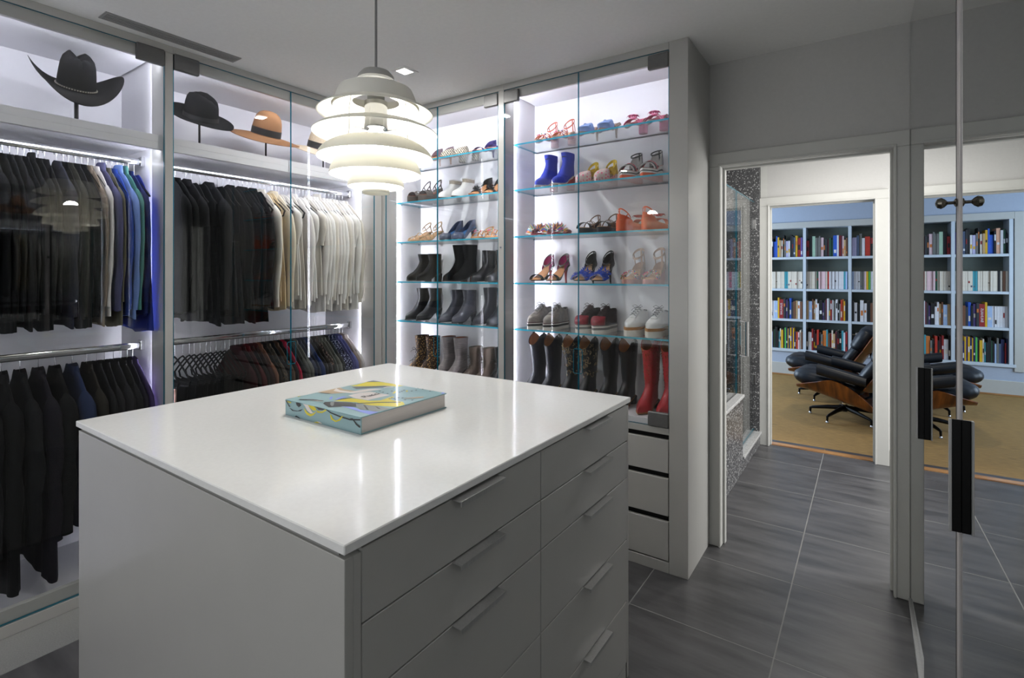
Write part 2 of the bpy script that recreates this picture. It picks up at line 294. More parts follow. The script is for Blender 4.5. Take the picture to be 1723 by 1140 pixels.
POLYS= [('#4a4f57','t',[(-1.614,1.345),(-1.611,1.373),(-1.573,1.376),(-1.54,1.383),(-1.567,1.368),(-1.607,1.337)]),('#cfc014','t',[(-1.605,1.259),(-1.598,1.282),(-1.607,1.337),(-1.567,1.368),(-1.501,1.373),(-1.453,1.37),(-1.435,1.37),(-1.455,1.345),(-1.502,1.332),(-1.529,1.302),(-1.576,1.264)]),('#4a4f57','t',[(-1.582,1.246),(-1.572,1.261),(-1.534,1.294),(-1.498,1.329),(-1.466,1.338),(-1.48,1.308),(-1.506,1.283),(-1.539,1.234)]),('#b39b7c','t',[(-1.613,1.122),(-1.615,1.17),(-1.617,1.216),(-1.573,1.205),(-1.515,1.212),(-1.513,1.187),(-1.551,1.135),(-1.599,1.121)]),('#16161a','t',[(-1.613,1.124),(-1.59,1.129),(-1.553,1.139),(-1.559,1.129),(-1.59,1.121)]),('#d9d0cb','t',[(-1.585,1.169),(-1.611,1.2),(-1.573,1.188),(-1.522,1.194),(-1.513,1.235),(-1.505,1.26),(-1.487,1.276),(-1.46,1.291),(-1.474,1.24),(-1.491,1.182),(-1.549,1.168)]),('#d9d0cb','t',[(-1.478,1.306),(-1.477,1.326),(-1.457,1.335),(-1.45,1.331),(-1.47,1.32),(-1.47,1.304)]),('#d9d0cb','t',[(-1.483,1.154),(-1.48,1.202),(-1.463,1.234),(-1.368,1.239),(-1.37,1.203),(-1.373,1.147),(-1.421,1.139),(-1.443,1.143)]),('#cfc014','t',[(-1.458,1.074),(-1.443,1.132),(-1.397,1.14),(-1.361,1.143),(-1.335,1.169),(-1.343,1.22),(-1.342,1.23),(-1.33,1.224),(-1.327,1.198),(-1.301,1.193),(-1.257,1.196),(-1.213,1.175),(-1.214,1.141),(-1.27,1.123),(-1.316,1.104),(-1.382,1.106)]),('#16161a','t',[(-1.387,1.099),(-1.37,1.099),(-1.322,1.15),(-1.265,1.193),(-1.257,1.185),(-1.314,1.142),(-1.363,1.093)]),('#16161a','t',[(-1.455,1.034),(-1.469,1.05),(-1.455,1.067),(-1.395,1.094),(-1.367,1.094),(-1.331,1.069),(-1.358,1.055),(-1.389,1.027),(-1.399,1.014)]),('#7d817f','t',[(-1.369,1.095),(-1.316,1.104),(-1.272,1.114),(-1.207,1.114),(-1.192,1.093),(-1.238,1.062),(-1.27,1.066),(-1.295,1.053),(-1.335,1.07)]),('#16161a','t',[(-1.334,1.096),(-1.323,1.096),(-1.271,1.066),(-1.279,1.064)]),('#16161a','t',[(-1.29,1.106),(-1.279,1.105),(-1.248,1.094),(-1.257,1.091)]),('#7d817f','t',[(-1.453,1.061),(-1.444,1.068),(-1.409,1.04),(-1.402,1.028),(-1.427,1.04)]),('#7f8fdc','t',[(-1.379,1.044),(-1.34,1.061),(-1.293,1.051),(-1.26,1.058),(-1.219,1.067),(-1.195,1.107),(-1.189,1.069),(-1.193,1.034),(-1.215,1.033),(-1.267,1.034),(-1.313,1.041),(-1.354,1.045)]),('#7f8fdc','t',[(-1.46,1.083),(-1.48,1.107),(-1.486,1.131),(-1.469,1.141),(-1.466,1.116)]),('#16161a','t',[(-1.463,1.081),(-1.46,1.111),(-1.449,1.137),(-1.44,1.139),(-1.446,1.112)]),('#7f8fdc','t',[(-1.497,1.086),(-1.519,1.114),(-1.499,1.103),(-1.477,1.081)]),('#7f8fdc','t',[(-1.232,1.352),(-1.246,1.384),(-1.235,1.383),(-1.228,1.365)]),('#16161a','t',[(-1.33,1.197),(-1.329,1.203),(-1.324,1.205),(-1.321,1.196)]),('#16161a','t',[(-1.322,1.21),(-1.321,1.216),(-1.316,1.218),(-1.313,1.209)]),('#16161a','t',[(-1.317,1.225),(-1.316,1.231),(-1.311,1.233),(-1.308,1.224)]),('#16161a','t',[(-1.303,1.23),(-1.302,1.236),(-1.297,1.238),(-1.294,1.228)]),('#16161a','t',[(-1.332,1.21),(-1.332,1.216),(-1.327,1.217),(-1.324,1.208)]),('#16161a','t',[(-1.308,1.203),(-1.308,1.209),(-1.303,1.21),(-1.3,1.201)]),('#16161a','t',[(-1.275,1.216),(-1.275,1.222),(-1.27,1.224),(-1.267,1.215)]),('#16161a','t',[(-1.253,1.227),(-1.252,1.233),(-1.247,1.235),(-1.245,1.225)]),('#16161a','t',[(-1.447,1.256),(-1.447,1.263),(-1.441,1.265),(-1.437,1.255)]),('#16161a','t',[(-1.424,1.251),(-1.423,1.258),(-1.418,1.259),(-1.414,1.25)]),('#16161a','t',[(-1.394,1.246),(-1.394,1.252),(-1.389,1.254),(-1.385,1.244)]),('#16161a','t',[(-1.411,1.281),(-1.411,1.288),(-1.405,1.289),(-1.401,1.279)]),('#16161a','t',[(-1.375,1.285),(-1.375,1.291),(-1.369,1.293),(-1.366,1.283)]),('#16161a','t',[(-1.378,1.298),(-1.378,1.305),(-1.372,1.307),(-1.369,1.296)]),('#16161a','t',[(-1.385,1.315),(-1.384,1.322),(-1.379,1.324),(-1.375,1.313)]),('#16161a','t',[(-1.352,1.322),(-1.352,1.328),(-1.346,1.33),(-1.343,1.319)]),('#16161a','t',[(-1.349,1.34),(-1.348,1.347),(-1.343,1.348),(-1.339,1.338)]),('#16161a','t',[(-1.368,1.371),(-1.368,1.378),(-1.362,1.379),(-1.358,1.368)]),('#16161a','t',[(-1.342,1.367),(-1.341,1.374),(-1.336,1.375),(-1.332,1.364)]),('#16161a','t',[(-1.298,1.359),(-1.298,1.365),(-1.292,1.367),(-1.289,1.356)]),('#16161a','t',[(-1.293,1.373),(-1.292,1.38),(-1.287,1.381),(-1.284,1.371)]),('#cfc014','t',[(-1.366,1.312),(-1.371,1.324),(-1.359,1.317),(-1.351,1.303)]),('#cfc014','t',[(-1.377,1.257),(-1.397,1.291),(-1.387,1.287),(-1.369,1.263)]),('#cfc014','t',[(-1.613,1.044),(-1.624,1.056),(-1.606,1.048),(-1.6,1.039)]),('#b39b7c','t',[(-1.293,1.232),(-1.251,1.289),(-1.242,1.272),(-1.28,1.232)]),('#16161a','t',[(-1.574,1.023),(-1.553,1.036),(-1.53,1.049),(-1.484,1.058),(-1.483,1.05),(-1.529,1.036),(-1.559,1.019)]),('#d9d0cb','t',[(-1.524,1.032),(-1.502,1.046),(-1.476,1.053),(-1.495,1.041)]),('#cfc014','s',[(-1.507,1.11),(-1.5,1.097),(-1.488,1.089),(-1.47,1.087),(-1.453,1.094),(-1.436,1.11),(-1.45,1.102),(-1.467,1.095),(-1.485,1.097),(-1.497,1.104)]),('#d9d0cb','s',[(-1.511,1.127),(-1.488,1.13),(-1.48,1.124),(-1.476,1.114),(-1.461,1.102),(-1.453,1.1),(-1.47,1.097),(-1.488,1.104),(-1.5,1.116)]),('#16161a','s',[(-1.551,1.121),(-1.54,1.126),(-1.517,1.126),(-1.528,1.12),(-1.52,1.115),(-1.533,1.107),(-1.546,1.112)]),('#cfc014','s',[(-1.485,1.123),(-1.459,1.131),(-1.45,1.126),(-1.441,1.116),(-1.439,1.111),(-1.453,1.108),(-1.467,1.111)]),('#16161a','s',[(-1.453,1.129),(-1.436,1.127),(-1.413,1.127),(-1.399,1.127),(-1.394,1.123),(-1.408,1.116),(-1.427,1.114),(-1.439,1.12)]),('#cfc014','s',[(-1.439,1.112),(-1.424,1.11),(-1.408,1.113),(-1.39,1.122),(-1.387,1.118),(-1.41,1.107),(-1.433,1.105)]),('#16161a','s',[(-1.394,1.124),(-1.388,1.125),(-1.364,1.116),(-1.324,1.112),(-1.275,1.11),(-1.216,1.117),(-1.216,1.113),(-1.275,1.106),(-1.326,1.108),(-1.369,1.113)]),('#16161a','s',[(-1.277,1.111),(-1.262,1.114),(-1.242,1.101),(-1.227,1.096),(-1.216,1.098),(-1.216,1.092),(-1.232,1.091),(-1.247,1.097),(-1.262,1.11)]),('#16161a','s',[(-1.588,1.098),(-1.58,1.097),(-1.563,1.093),(-1.539,1.095),(-1.511,1.105),(-1.523,1.096),(-1.545,1.092),(-1.569,1.09)]),('#cfc014','s',[(-1.37,1.108),(-1.365,1.109),(-1.357,1.099),(-1.342,1.094),(-1.326,1.101),(-1.313,1.112),(-1.305,1.115),(-1.322,1.097),(-1.342,1.09),(-1.364,1.094)]),('#16161a','s',[(-1.557,1.073),(-1.548,1.078),(-1.533,1.075),(-1.523,1.07),(-1.531,1.069),(-1.542,1.073)]),('#cfc014','s',[(-1.453,1.071),(-1.436,1.076),(-1.422,1.074),(-1.43,1.072)]),('#d9d0cb','s',[(-1.439,1.077),(-1.422,1.078),(-1.408,1.074),(-1.419,1.073)]),('#16161a','s',[(-1.61,1.121),(-1.601,1.118),(-1.588,1.107),(-1.58,1.102),(-1.588,1.101),(-1.601,1.112)]),('#cfc014','s',[(-1.599,1.119),(-1.576,1.118),(-1.576,1.114),(-1.596,1.115)])]
# ------------------------------------------------------------------ setting
# floor: grout bed with 24 inch tiles as parts
fl = struct(B('floor', (-3.75, -1.3, -.06), (1.75, 5.19, -.0005), GROUT))
tm = MB().box((-.3025, -.3025, -.01), (.3025, .3025, 0), TILE, .0006).mesh('tile')
for i in range(-6, 4):
    for j in range(-6, 6):
        x = -.31+.305+.61*i-.003*0; y = 2.308+.305+.61*j
        if x < -3.05 or (y > 3.3 and x < -1.2) or y > 5.15: continue
        if y < 2.9 and x > .6 or (y < -.6): continue
        t = link('tile', tm, fl, (x, y, 0))
LX = -3.012; BY = 2.651; MX = .172; DY = 3.09
struct(B('ceiling', (-3.75, -1.3, 2.74), (.36, 3.14, 2.86), CEIL))
struct(B('wall_left', (-3.75, -1.3, -.06), (-3.66, 3.2, 2.74), PAINT))
m = MB(); m.box((-3.75, -1.4, -.06), (-2.72, -1.3, 2.74), PAINT); m.box((-.28, -1.4, -.06), (.36, -1.3, 2.74), PAINT); m.box((-2.72, -1.4, -.06), (-.28, -1.3, .78), PAINT); m.box((-2.72, -1.4, 2.32), (-.28, -1.3, 2.74), PAINT)
struct(m.build('wall_front'))
m = MB()
for a, b in (((-2.74, -1.41, .76), (-2.69, -1.29, 2.34)), ((-.31, -1.41, .76), (-.26, -1.29, 2.34)), ((-2.69, -1.41, .76), (-.31, -1.29, .81)), ((-2.69, -1.41, 2.29), (-.31, -1.29, 2.34)), ((-1.52, -1.38, .81), (-1.48, -1.35, 2.29))): m.box(a, b, LAC, .004)
struct(m.build('added_fill_window'))  # unseen frame and opening, added to hold the rear fill light
struct(B('wall_right', (.215, -1.3, -.06), (.36, 3.2, 2.74), PAINT))
m = MB(); m.box((-3.75, DY, -.06), (-.70, 3.2, 2.74), PAINT); m.box((-.70, DY, 2.15), (.12, 3.2, 2.74), PAINT); m.box((.12, DY, -.06), (.36, 3.2, 2.74), PAINT)
struct(m.build('wall_back'))
# filler wall between the wardrobes and the wall behind the camera
struct(B('wall_left', (-3.66, -1.3, 0), (LX, -.212, 2.74), LAC))
# door 1: casing, jamb lining and stops, pocket door edge
def casing(name, x0, x1, zt, y, wl=.07, wr=.063, d=.018):
    m = MB()
    for a, b in ((x0-wl, x0), (x1, x1+wr)): m.box((a, y-d, 0), (b, y, zt), TRIMW, .003)
    m.box((x0-wl, y-d, zt), (x1+wr, y, zt+.075), TRIMW, .003)
    m.box((x0-.012, y-d-.007, 0), (x0-.001, y-d, zt+.001), TRIMW, .002); m.box((x1+.001, y-d-.007, 0), (x1+.012, y-d, zt+.001), TRIMW, .002)
    m.box((x0-.012, y-d-.007, zt+.001), (x1+.012, y-d, zt+.012), TRIMW, .002)
    return struct(m.build(name))
def lining(name, x0, x1, zt, y0, y1):
    m = MB(); t = .016
    m.box((x0-t, y0, 0), (x0, y1, zt+t), TRIMW, .001); m.box((x1, y0, 0), (x1+t, y1, zt+t), TRIMW, .001); m.box((x0, y0, zt), (x1, y1, zt+t), TRIMW, .001)
    ym = (y0+y1)/2
    m.box((x0, ym-.018, 0), (x0+.012, ym+.018, zt), TRIMW, .002); m.box((x1-.012, ym-.018, 0), (x1, ym+.018, zt), TRIMW, .002)
    m.box((x0+.012, ym-.018, zt-.012), (x1-.012, ym+.018, zt), TRIMW, .002)
    return struct(m.build(name))
casing('trim_1', -.683, .104, 2.152, DY, .064)
lining('door_1', -.683, .104, 2.152, DY-.004, 3.204)
p = B('edge_pull', (-.671, 3.150, .95), (-.6695, 3.168, 1.14), BLACKM, bpy.data.objects['door_1'], .0005)
# hall: walls, ceiling, shower
struct(B('ceiling', (-2.6, 3.2, 2.62), (1.75, 5.2, 2.7), CEIL))
HY = 5.15
m = MB(); m.box((-.80, HY, 0), (-.745, 5.26, 2.62), TRIMW); m.box((-.745, HY, 2.175), (.075, 5.26, 2.62), PAINT); m.box((.075, HY, 0), (1.75, 5.26, 2.62), PAINT)
struct(m.build('wall_back'))
casing('trim_2', -.727, .05, 2.155, HY, .08, .095)
lining('door_2', -.727, .05, 2.155, HY-.003, 5.264)
struct(B('trim_6', (.066, HY, 0), (.075, 5.26, 2.175), TRIMW))
struct(B('trim_3', (-.727, 5.192, -.003), (.05, 5.27, .006), OAK))                   # oak threshold
struct(B('baseboard_back', (.146, HY-.016, 0), (1.66, HY, .13), TRIMW, None, .003))
# hall right wall with a window opening (daylight comes in through it)
m = MB(); m.box((1.68, 3.2, 0), (1.75, 3.6, 2.62), PAINT); m.box((1.68, 4.9, 0), (1.75, 5.2, 2.62), PAINT); m.box((1.68, 3.6, 0), (1.75, 4.9, .7), PAINT); m.box((1.68, 3.6, 2.0), (1.75, 4.9, 2.62), PAINT)
struct(m.build('wall_right'))
m = MB()
for a, b in (((1.67, 3.58, .68), (1.76, 3.63, 2.02)), ((1.67, 4.87, .68), (1.76, 4.92, 2.02)), ((1.67, 3.63, .68), (1.76, 4.87, .73)), ((1.67, 3.63, 1.97), (1.76, 4.87, 2.02)), ((1.70, 4.22, .73), (1.74, 4.28, 1.97))): m.box(a, b, TRIMW, .004)
struct(m.build('window_1'))
# shower with terrazzo slabs
sh = MB(); sh.box((-2.4, HY-.03, 0), (-.803, 5.2, 2.62), TERR); struct(sh.build('wall_back'))
struct(B('wall_left', (-2.45, 3.2, 0), (-2.4, 5.12, 2.62), TERR))
sv = thing('shower_enclosure', 'glass shower screen on a dark terrazzo knee wall beyond the doorway', 'shower', (-.8, 4.2, 0))
B('knee_wall', (-.10, -.97, 0), (0, .14, .585), TERR, sv, .003)
MB().box((-.115, -.97, .585), (.012, .15, .607), M('light_terrazzo', '#a9a9a8', .35, amt=.35, scale=120), .003).build('knee_wall_cap', sv)
B('curb', (-.10, .14, 0), (0, .95, .10), TERR, sv, .003); B('curb_cap', (-.115, .15, .10), (.012, .95, .12), _M['light_terrazzo'], sv, .003)
def pane(name, a, b, parent, thin, edge, mat=None):
    """glass pane a..b, thin along axis thin; its edges get the edge colour"""
    mat = mat or GLASS; m = MB()
    fa = {0: (5, 3), 1: (2, 4), 2: (0, 1)}[thin]
    m.box(a, b, mat, mats=[mat if k in fa else edge for k in range(6)]); return m.build(name, parent, smooth=0)
pane('glass_panel', (-.056, -.6, .607), (-.044, .14, 2.2), sv, 0, GEDGE2)
pane('glass_door', (-.056, .15, .14), (-.044, .93, 2.2), sv, 0, GEDGE2)
m = MB(); m.tube([(-.03, .19, .90), (.02, .19, .90), (.02, .19, 1.17), (-.03, .19, 1.17)], .012, CHROME); m.build('door_handle', sv)['label'] = 'square chrome pull handle'
for z in (.55, 1.95): B('hinge', (-.07, .9, z), (-.03, .945, z+.09), CHROME, sv, .004)
# ------------------------------------------------------------------ mirror doors on the right
seams = [3.088, 2.352, 1.520, .67, -.18, -1.0]
mnames = ['far mirror door reaching the corner of the doorway wall', 'middle mirror door between the two dark pull handles', 'near mirror door right of the strip with the ball knob', 'mirror door beside the camera beyond the near mirror door', 'mirror door behind the camera at the end of the row']
for k in range(4):
    y1, y0 = seams[k], seams[k+1]; yc = (y0+y1)/2; hl = (y1-y0)/2-.003
    d = thing('mirror_door', mnames[k], 'mirror door', (MX, yc, 0), .0135)
    MB().box((0, -hl, .022), (.006, hl, 2.738), MIRROR).build('mirror_panel', d, smooth=0)
    B('back_board', (.006, -hl, .022), (.02, hl, 2.738), BLACK, d)
    if k == 2:      # aluminium stile on the leading edge of the third door
        B('edge_stile', (-.003, hl-.045, .022), (.006, hl-.012, 2.738), M('satin_stile', '#b5b1b0', .5, .4, amt=.03), d, .001); B('black_seal', (-.003, hl-.0115, .022), (.006, hl-.001, 2.738), BLACK, d)
        m = MB(); prof = [(.0, -.004), (.009, -.004), (.009, -.007), (.0035, -.010), (.0035, -.020), (.009, -.025), (.0125, -.031), (.010, -.038), (.004, -.041), (.0, -.0415)]
        m.lathe([(max(r, .0003), -z) for r, z in prof], M('aged_bronze', '#6e6a60', .25, 1, amt=.15), 16, T=Matrix.Translation((0, hl-.024, 1.70)) @ Matrix.Rotation(-pi/2, 4, 'Y'))
        m.build('knob', d)['label'] = 'small turned bronze knob'
    if k in (1, 2):
        z0, z1 = ((.956, 1.21), (.985, 1.228))[k-1]
        yy = hl-.004 if k == 1 else hl-.046
        pr = (.018, .016)[k-1]
        h = B('pull_handle', (-pr, yy-.006, z0), (.0, yy, z1), BLACKM, d, .001)
        B('handle_lip', (-pr-.005, yy-.010, z0), (-pr, yy+.002, z1), ALU, h, .001)
struct(B('trim_4', (MX-.012, -1.0, 0), (MX+.026, 3.085, .016), ALU, None, .002))       # floor track
# ------------------------------------------------------------------ library beyond
struct(B('floor', (-3.3, 5.19, -.06), (2.6, 9.3, -.002), CARPET))
struct(B('ceiling', (-3.3, 5.26, 2.75), (2.6, 9.3, 2.85), M('library_ceiling', '#c6d0dc', .8, amt=.02, scale=40)))
BKX0, BKX1, BKZ0, BKZ1 = -1.395, .935, .40, 2.245; LW = 8.95
m = MB(); m.box((-3.3, LW, 0), (BKX0-.02, LW+.06, 2.75), BLUEP); m.box((BKX1+.02, LW, 0), (2.6, LW+.06, 2.75), BLUEP); m.box((BKX0-.02, LW, 0), (BKX1+.02, LW+.06, BKZ0-.03), BLUEP); m.box((BKX0-.02, LW, BKZ1+.03), (BKX1+.02, LW+.06, 2.75), BLUEP)
m.box((-3.3, LW+.36, 0), (2.6, LW+.4, 2.75), BLUEP)
struct(m.build('wall_back'))
struct(B('wall_right', (2.55, 5.26, 0), (2.6, LW, 2.75), BLUEP))
m = MB(); m.box((-3.3, 5.20, 0), (-.80, 5.26, 2.75), BLUEP); m.box((1.75, 5.2, 0), (2.6, 5.26, 2.75), BLUEP); struct(m.build('wall_front'))
m = MB(); m.box((-3.3, 5.26, 0), (-3.2, 6.1, 2.75), BLUEP); m.box((-3.3, 8.5, 0), (-3.2, LW, 2.75), BLUEP); m.box((-3.3, 6.1, 0), (-3.2, 8.5, .7), BLUEP); m.box((-3.3, 6.1, 2.35), (-3.2, 8.5, 2.75), BLUEP)
struct(m.build('wall_left'))
m = MB()
for a, b in (((-3.31, 6.08, .68), (-3.19, 6.14, 2.37)), ((-3.31, 8.46, .68), (-3.19, 8.52, 2.37)), ((-3.31, 6.14, .68), (-3.19, 8.46, .74)), ((-3.31, 6.14, 2.31), (-3.19, 8.46, 2.37)), ((-3.28, 7.27, .74), (-3.22, 7.33, 2.31))): m.box(a, b, TRIMW, .004)
struct(m.build('window_2'))
struct(B('baseboard_back', (-3.2, LW-.02, 0), (2.55, LW, .19), TRIMW, None, .004))
struct(B('trim_5', (-3.2, LW-.03, 0), (2.55, LW-.02, .02), OAK))
# bookcase built into the wall
bk = thing('bookcase', 'white built-in bookcase recessed in the pale blue library wall', 'bookcase', (0, LW, 0))
SHZ = [1.806, 1.322, .86, BKZ0]; DIV = [-1.371, -.782, -.208, .366, .935]
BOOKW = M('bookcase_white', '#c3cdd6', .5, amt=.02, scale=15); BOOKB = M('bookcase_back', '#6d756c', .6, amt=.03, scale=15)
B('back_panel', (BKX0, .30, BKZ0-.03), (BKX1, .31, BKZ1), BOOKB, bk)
B('top_board', (BKX0-.02, -.012, BKZ1), (BKX1+.02, .30, BKZ1+.03), BOOKW, bk, .002)
B('bottom_board', (BKX0-.02, -.025, BKZ0-.04), (BKX1+.02, .30, BKZ0), BOOKW, bk, .003)
for x in DIV: B('divider', (x-.02, -.012, BKZ0), (x+.02, .30, BKZ1), BOOKW, bk, .002)
for z in SHZ[:3]:
    for a, b in zip(DIV, DIV[1:]): B('shelf', (a+.02, -.010, z-.035), (b-.02, .30, z), BOOKW, bk, .002)
B('face_casing', (BKX0-.095, -.018, BKZ0-.09), (BKX0-.004, .0, BKZ1+.09), TRIMW, bk, .003)
B('face_casing', (BKX0-.004, -.018, BKZ1+.0), (BKX1+.05, -.012, BKZ1+.09), TRIMW, bk, .002)
# ------------------------------------------------------------------ wardrobes and shoe cabinets
def bw(mb, name, parent, smooth=35):
    """build a part whose vertices are given in world coordinates"""
    p = parent.location if not parent.parent else parent.location+parent.parent.location
    mb.v = [(x-p.x, y-p.y, z-p.z) for x, y, z in mb.v]
    return mb.build(name, parent, smooth=smooth)
def BW(name, a, b, m, parent, bev=0): return bw(MB().box(a, b, m, bev), name, parent)
def PW(name, a, b, parent, thin, edge, mat=None):
    mat = mat or GLASS; m = MB(); fa = {0: (5, 3), 1: (2, 4), 2: (0, 1)}[thin]
    m.box(a, b, mat, mats=[mat if k in fa else edge for k in range(6)]); return bw(m, name, parent, 0)
CEILZ = 2.70; BACK = -3.62
def wardrobe(y0, y1, label, rods, ys):
    """y0..y1 opening between stiles; ys = glass door edges"""
    t = thing('wardrobe', label, 'wardrobe', (LX, (y0+y1)/2, 0))
    BW('back_panel', (BACK-.02, y0-.02, 0), (BACK, y1+.02, 2.74), INNER, t)
    for a, b in ((y0-.020, y0-.014), (y1+.014, y1+.020)): BW('side_panel', (BACK, a, .05), (LX-.155, b, 2.74), INNER, t)
    for yy, a, b in ((y0, y0-.021, y0+.012), (y1, y1-.012, y1+.021)):   # jambs returning behind the glass
        BW('jamb', (LX-.155, min(a, b) if yy == y0 else y1, .055), (LX-.013, y0 if yy == y0 else max(a, b), 2.74), LAC, t)
    BW('top_panel', (BACK, y0, CEILZ), (LX-.012, y1, 2.74), INNER, t)
    BW('top_rail', (LX-.035, y0, 2.645), (LX-.012, y1, CEILZ), LAC, t, .001)
    BW('floor_board', (BACK, y0, .03), (LX-.04, y1, .06), INNER, t)
    BW('bottom_rail', (LX-.04, y0, .058), (LX-.012, y1, .112), LAC, t, .001)
    BW('plinth', (LX-.02, y0-.021, 0), (LX, y1+.021, .052), LAC, t, .001)
    q = MB(); q.box((BACK, y0-.014, 2.228), (LX-.018, y1+.014, 2.265), INNER, .001); q.box((LX-.040, y0, 2.190), (LX-.018, y1, 2.228), INNER, .001); bw(q, 'hat_shelf', t)
    for yy, s in ((y0, -1), (y1, 1)):
        for za, zb in ((.10, 2.19), (2.27, 2.69)):
            BW('led_strip', (LX-.160, yy+s*.003, za), (LX-.1552, yy+s*.013, zb), LEDW, t)['label'] = 'glowing white vertical light strip'
    BW('led_strip', (LX-.046, y0+.02, 2.202), (LX-.0402, y1-.02, 2.227), LEDR, t)['label'] = 'glowing white light strip under the hat shelf'
    BW('led_strip', (LX-.041, y0+.02, 2.652), (LX-.0352, y1-.02, 2.672), LEDT, t)['label'] = 'glowing white light strip behind the top rail'
    for z in rods:
        q = MB(); sec = []
        for kk in range(24):
            a = 2*pi*kk/24; ca, sa = cos(a), sin(a); sec.append((-3.31+.0085*abs(ca)**.5*(1 if ca > 0 else -1), z+.018*abs(sa)**.75*(1 if sa > 0 else -1)))
        q.loft([[(px_, yy_, pz_) for px_, pz_ in sec] for yy_ in (y0, y1)], CHROME, True, True); r = bw(q, 'hanging_rod', t); r['label'] = 'oval chrome hanging rod'
        for yy, s in ((y0, 1), (y1, -1)): BW('rod_socket', (-3.33, yy-s*.0145, z-.026), (-3.29, yy+s*.006, z+.03), CHROME, t, .003)
    for i in range(2):
        a, b = ys[i]+.0015, ys[i+1]-.0015
        g = PW('glass_door', (LX-.010, a, .058), (LX, b, 2.70), t, 0, GEDGE2)
        hs = a if i == 0 else b-.125
        for z in (2.622, .065): BW('hinge_plate', (LX-.016, hs, z), (LX+.008, hs+.125, z+.084), DKMETAL, t, .004)['label'] = 'dark nickel glass hinge plate'
        # finger pull: a rounded notch with a clear lip on the meeting edge
        q = MB(); e = b if i == 0 else a; s = -1 if i == 0 else 1
        q.tube([(LX+.003, e, 1.115), (LX+.003, e+s*.022, 1.115), (LX+.003, e+s*.028, 1.105), (LX+.003, e+s*.028, .985), (LX+.003, e+s*.022, .975), (LX+.003, e, .975)], .0022, GEDGE2, 6)
        bw(q, 'finger_pull', t)
    return t
W1 = wardrobe(-.16, 1.19, 'left glass-door wardrobe with dark coats below and a cowboy hat on top', (2.16, 1.15), (-.16, .515, 1.19))
W2 = wardrobe(1.232, 2.58, 'right glass-door wardrobe in the corner with white clothes and three hats', (2.16, 1.15), (1.232, 1.907, 2.582))
def stile(name, a, b, t): return BW(name, a, b, LAC, t, .0015)
stile('stile', (LX-.012, -.205, .052), (LX, -.162, 2.7015), W1)
stile('stile', (LX-.012, 1.192, .052), (LX, 1.230, 2.7015), W1)
stile('corner_stile', (LX-.012, 2.584, 0), (LX, BY, 2.74), W2)
stile('fascia', (LX-.012, -.2, 2.702), (LX-.001, 1.231, 2.74), W1)
stile('fascia', (LX-.012, 1.231, 2.702), (LX-.001, 2.584, 2.74), W2)
SBACK = 3.04
SHEL = [2.382, 2.088, 1.788, 1.488, 1.192]
def shoe_cab(x0, x1, label):
    t = thing('shoe_cabinet', label, 'cabinet', ((x0+x1)/2, BY, 0))
    BW('back_panel', (x0-.02, SBACK, 0), (x1+.02, SBACK+.02, 2.74), INNER, t)
    for a, b, c, d in ((x0-.020, x0-.014, x0-.020, x0), (x1+.014, x1+.020, x1, x1+.020)):
        BW('side_panel', (a, BY+.115, .05), (b, SBACK, 2.74), INNER, t)
        BW('jamb', (c, BY+.013, .05), (d, BY+.115, 2.74), LAC, t)
    BW('top_panel', (x0, BY+.012, CEILZ), (x1, SBACK, 2.74), INNER, t)
    BW('top_rail', (x0, BY+.012, 2.645), (x1, BY+.035, CEILZ), LAC, t, .001)
    for xx, s in ((x0, -1), (x1, 1)):
        BW('led_strip', (xx+s*.003, BY+.1152, .80), (xx+s*.013, BY+.120, 2.69), LEDM, t)['label'] = 'glowing white vertical light strip'
    BW('led_strip', (x0+.02, BY+.0352, 2.652), (x1-.02, BY+.041, 2.672), LEDT, t)['label'] = 'glowing white light strip behind the top rail'
    for z in SHEL:
        m = MB(); m.box((x0+.002, BY+.135-.026, z-.010), (x1-.002, SBACK, z), SHELFG, mats=[SHELFG, SHELFG, GEDGE, GEDGE2, GEDGE2, GEDGE2]); bw(m, 'glass_shelf', t, 0)
    q = MB()
    for z in SHEL:
        for xx in (x0+.004, x1-.004):
            for yy in (BY+.16, SBACK-.04): q.tube([(xx-.006, yy, z-.014), (xx+.006, yy, z-.014)], .0035, CHROME, 8)
    bw(q, 'shelf_pins', t)['kind'] = 'stuff'
    BW('boot_board', (x0-.014, BY+.012, .745), (x1+.014, SBACK, .78), INNER, t, .001)
    # three drawers with black finger slots
    BW('drawer_carcass', (x0, BY+.03, .05), (x1, SBACK, .745), BLACK, t)
    BW('plinth', (x0, BY, 0), (x1, BY+.03, .055), LAC, t, .001)
    BW('top_rail', (x0, BY, .712), (x1, BY+.03, .745), LAC, t, .001)
    for za, zb in ((.512, .685), (.290, .486), (.060, .262)):
        BW('drawer', (x0+.003, BY, za+.003), (x1-.003, BY+.02, zb), LAC, t, .0015)
    xm = (x0+x1)/2
    for i, (a, b) in enumerate(((x0, xm), (xm, x1))):
        PW('glass_door', (a+.0015, BY, .75), (b-.0015, BY+.010, 2.70), t, 1, GEDGE2)
        hs = a if i == 0 else b-.11
        for z in (2.615, .748): BW('hinge_plate', (hs, BY-.008, z), (hs+.11, BY+.016, z+.075), DKMETAL, t, .004)['label'] = 'dark nickel glass hinge plate'
        q = MB(); e = b if i == 0 else a; s = -1 if i == 0 else 1
        q.tube([(e, BY-.003, 1.115), (e+s*.022, BY-.003, 1.115), (e+s*.028, BY-.003, 1.105), (e+s*.028, BY-.003, .985), (e+s*.022, BY-.003, .975), (e, BY-.003, .975)], .0022, GEDGE2, 6)
        bw(q, 'finger_pull', t)
    return t
K1 = shoe_cab(-2.975, -1.931, 'left lit shoe cabinet in the corner, with dark ankle boots')
K2 = shoe_cab(-1.885, -.843, 'right lit shoe cabinet with colourful sandals and cowboy boots')
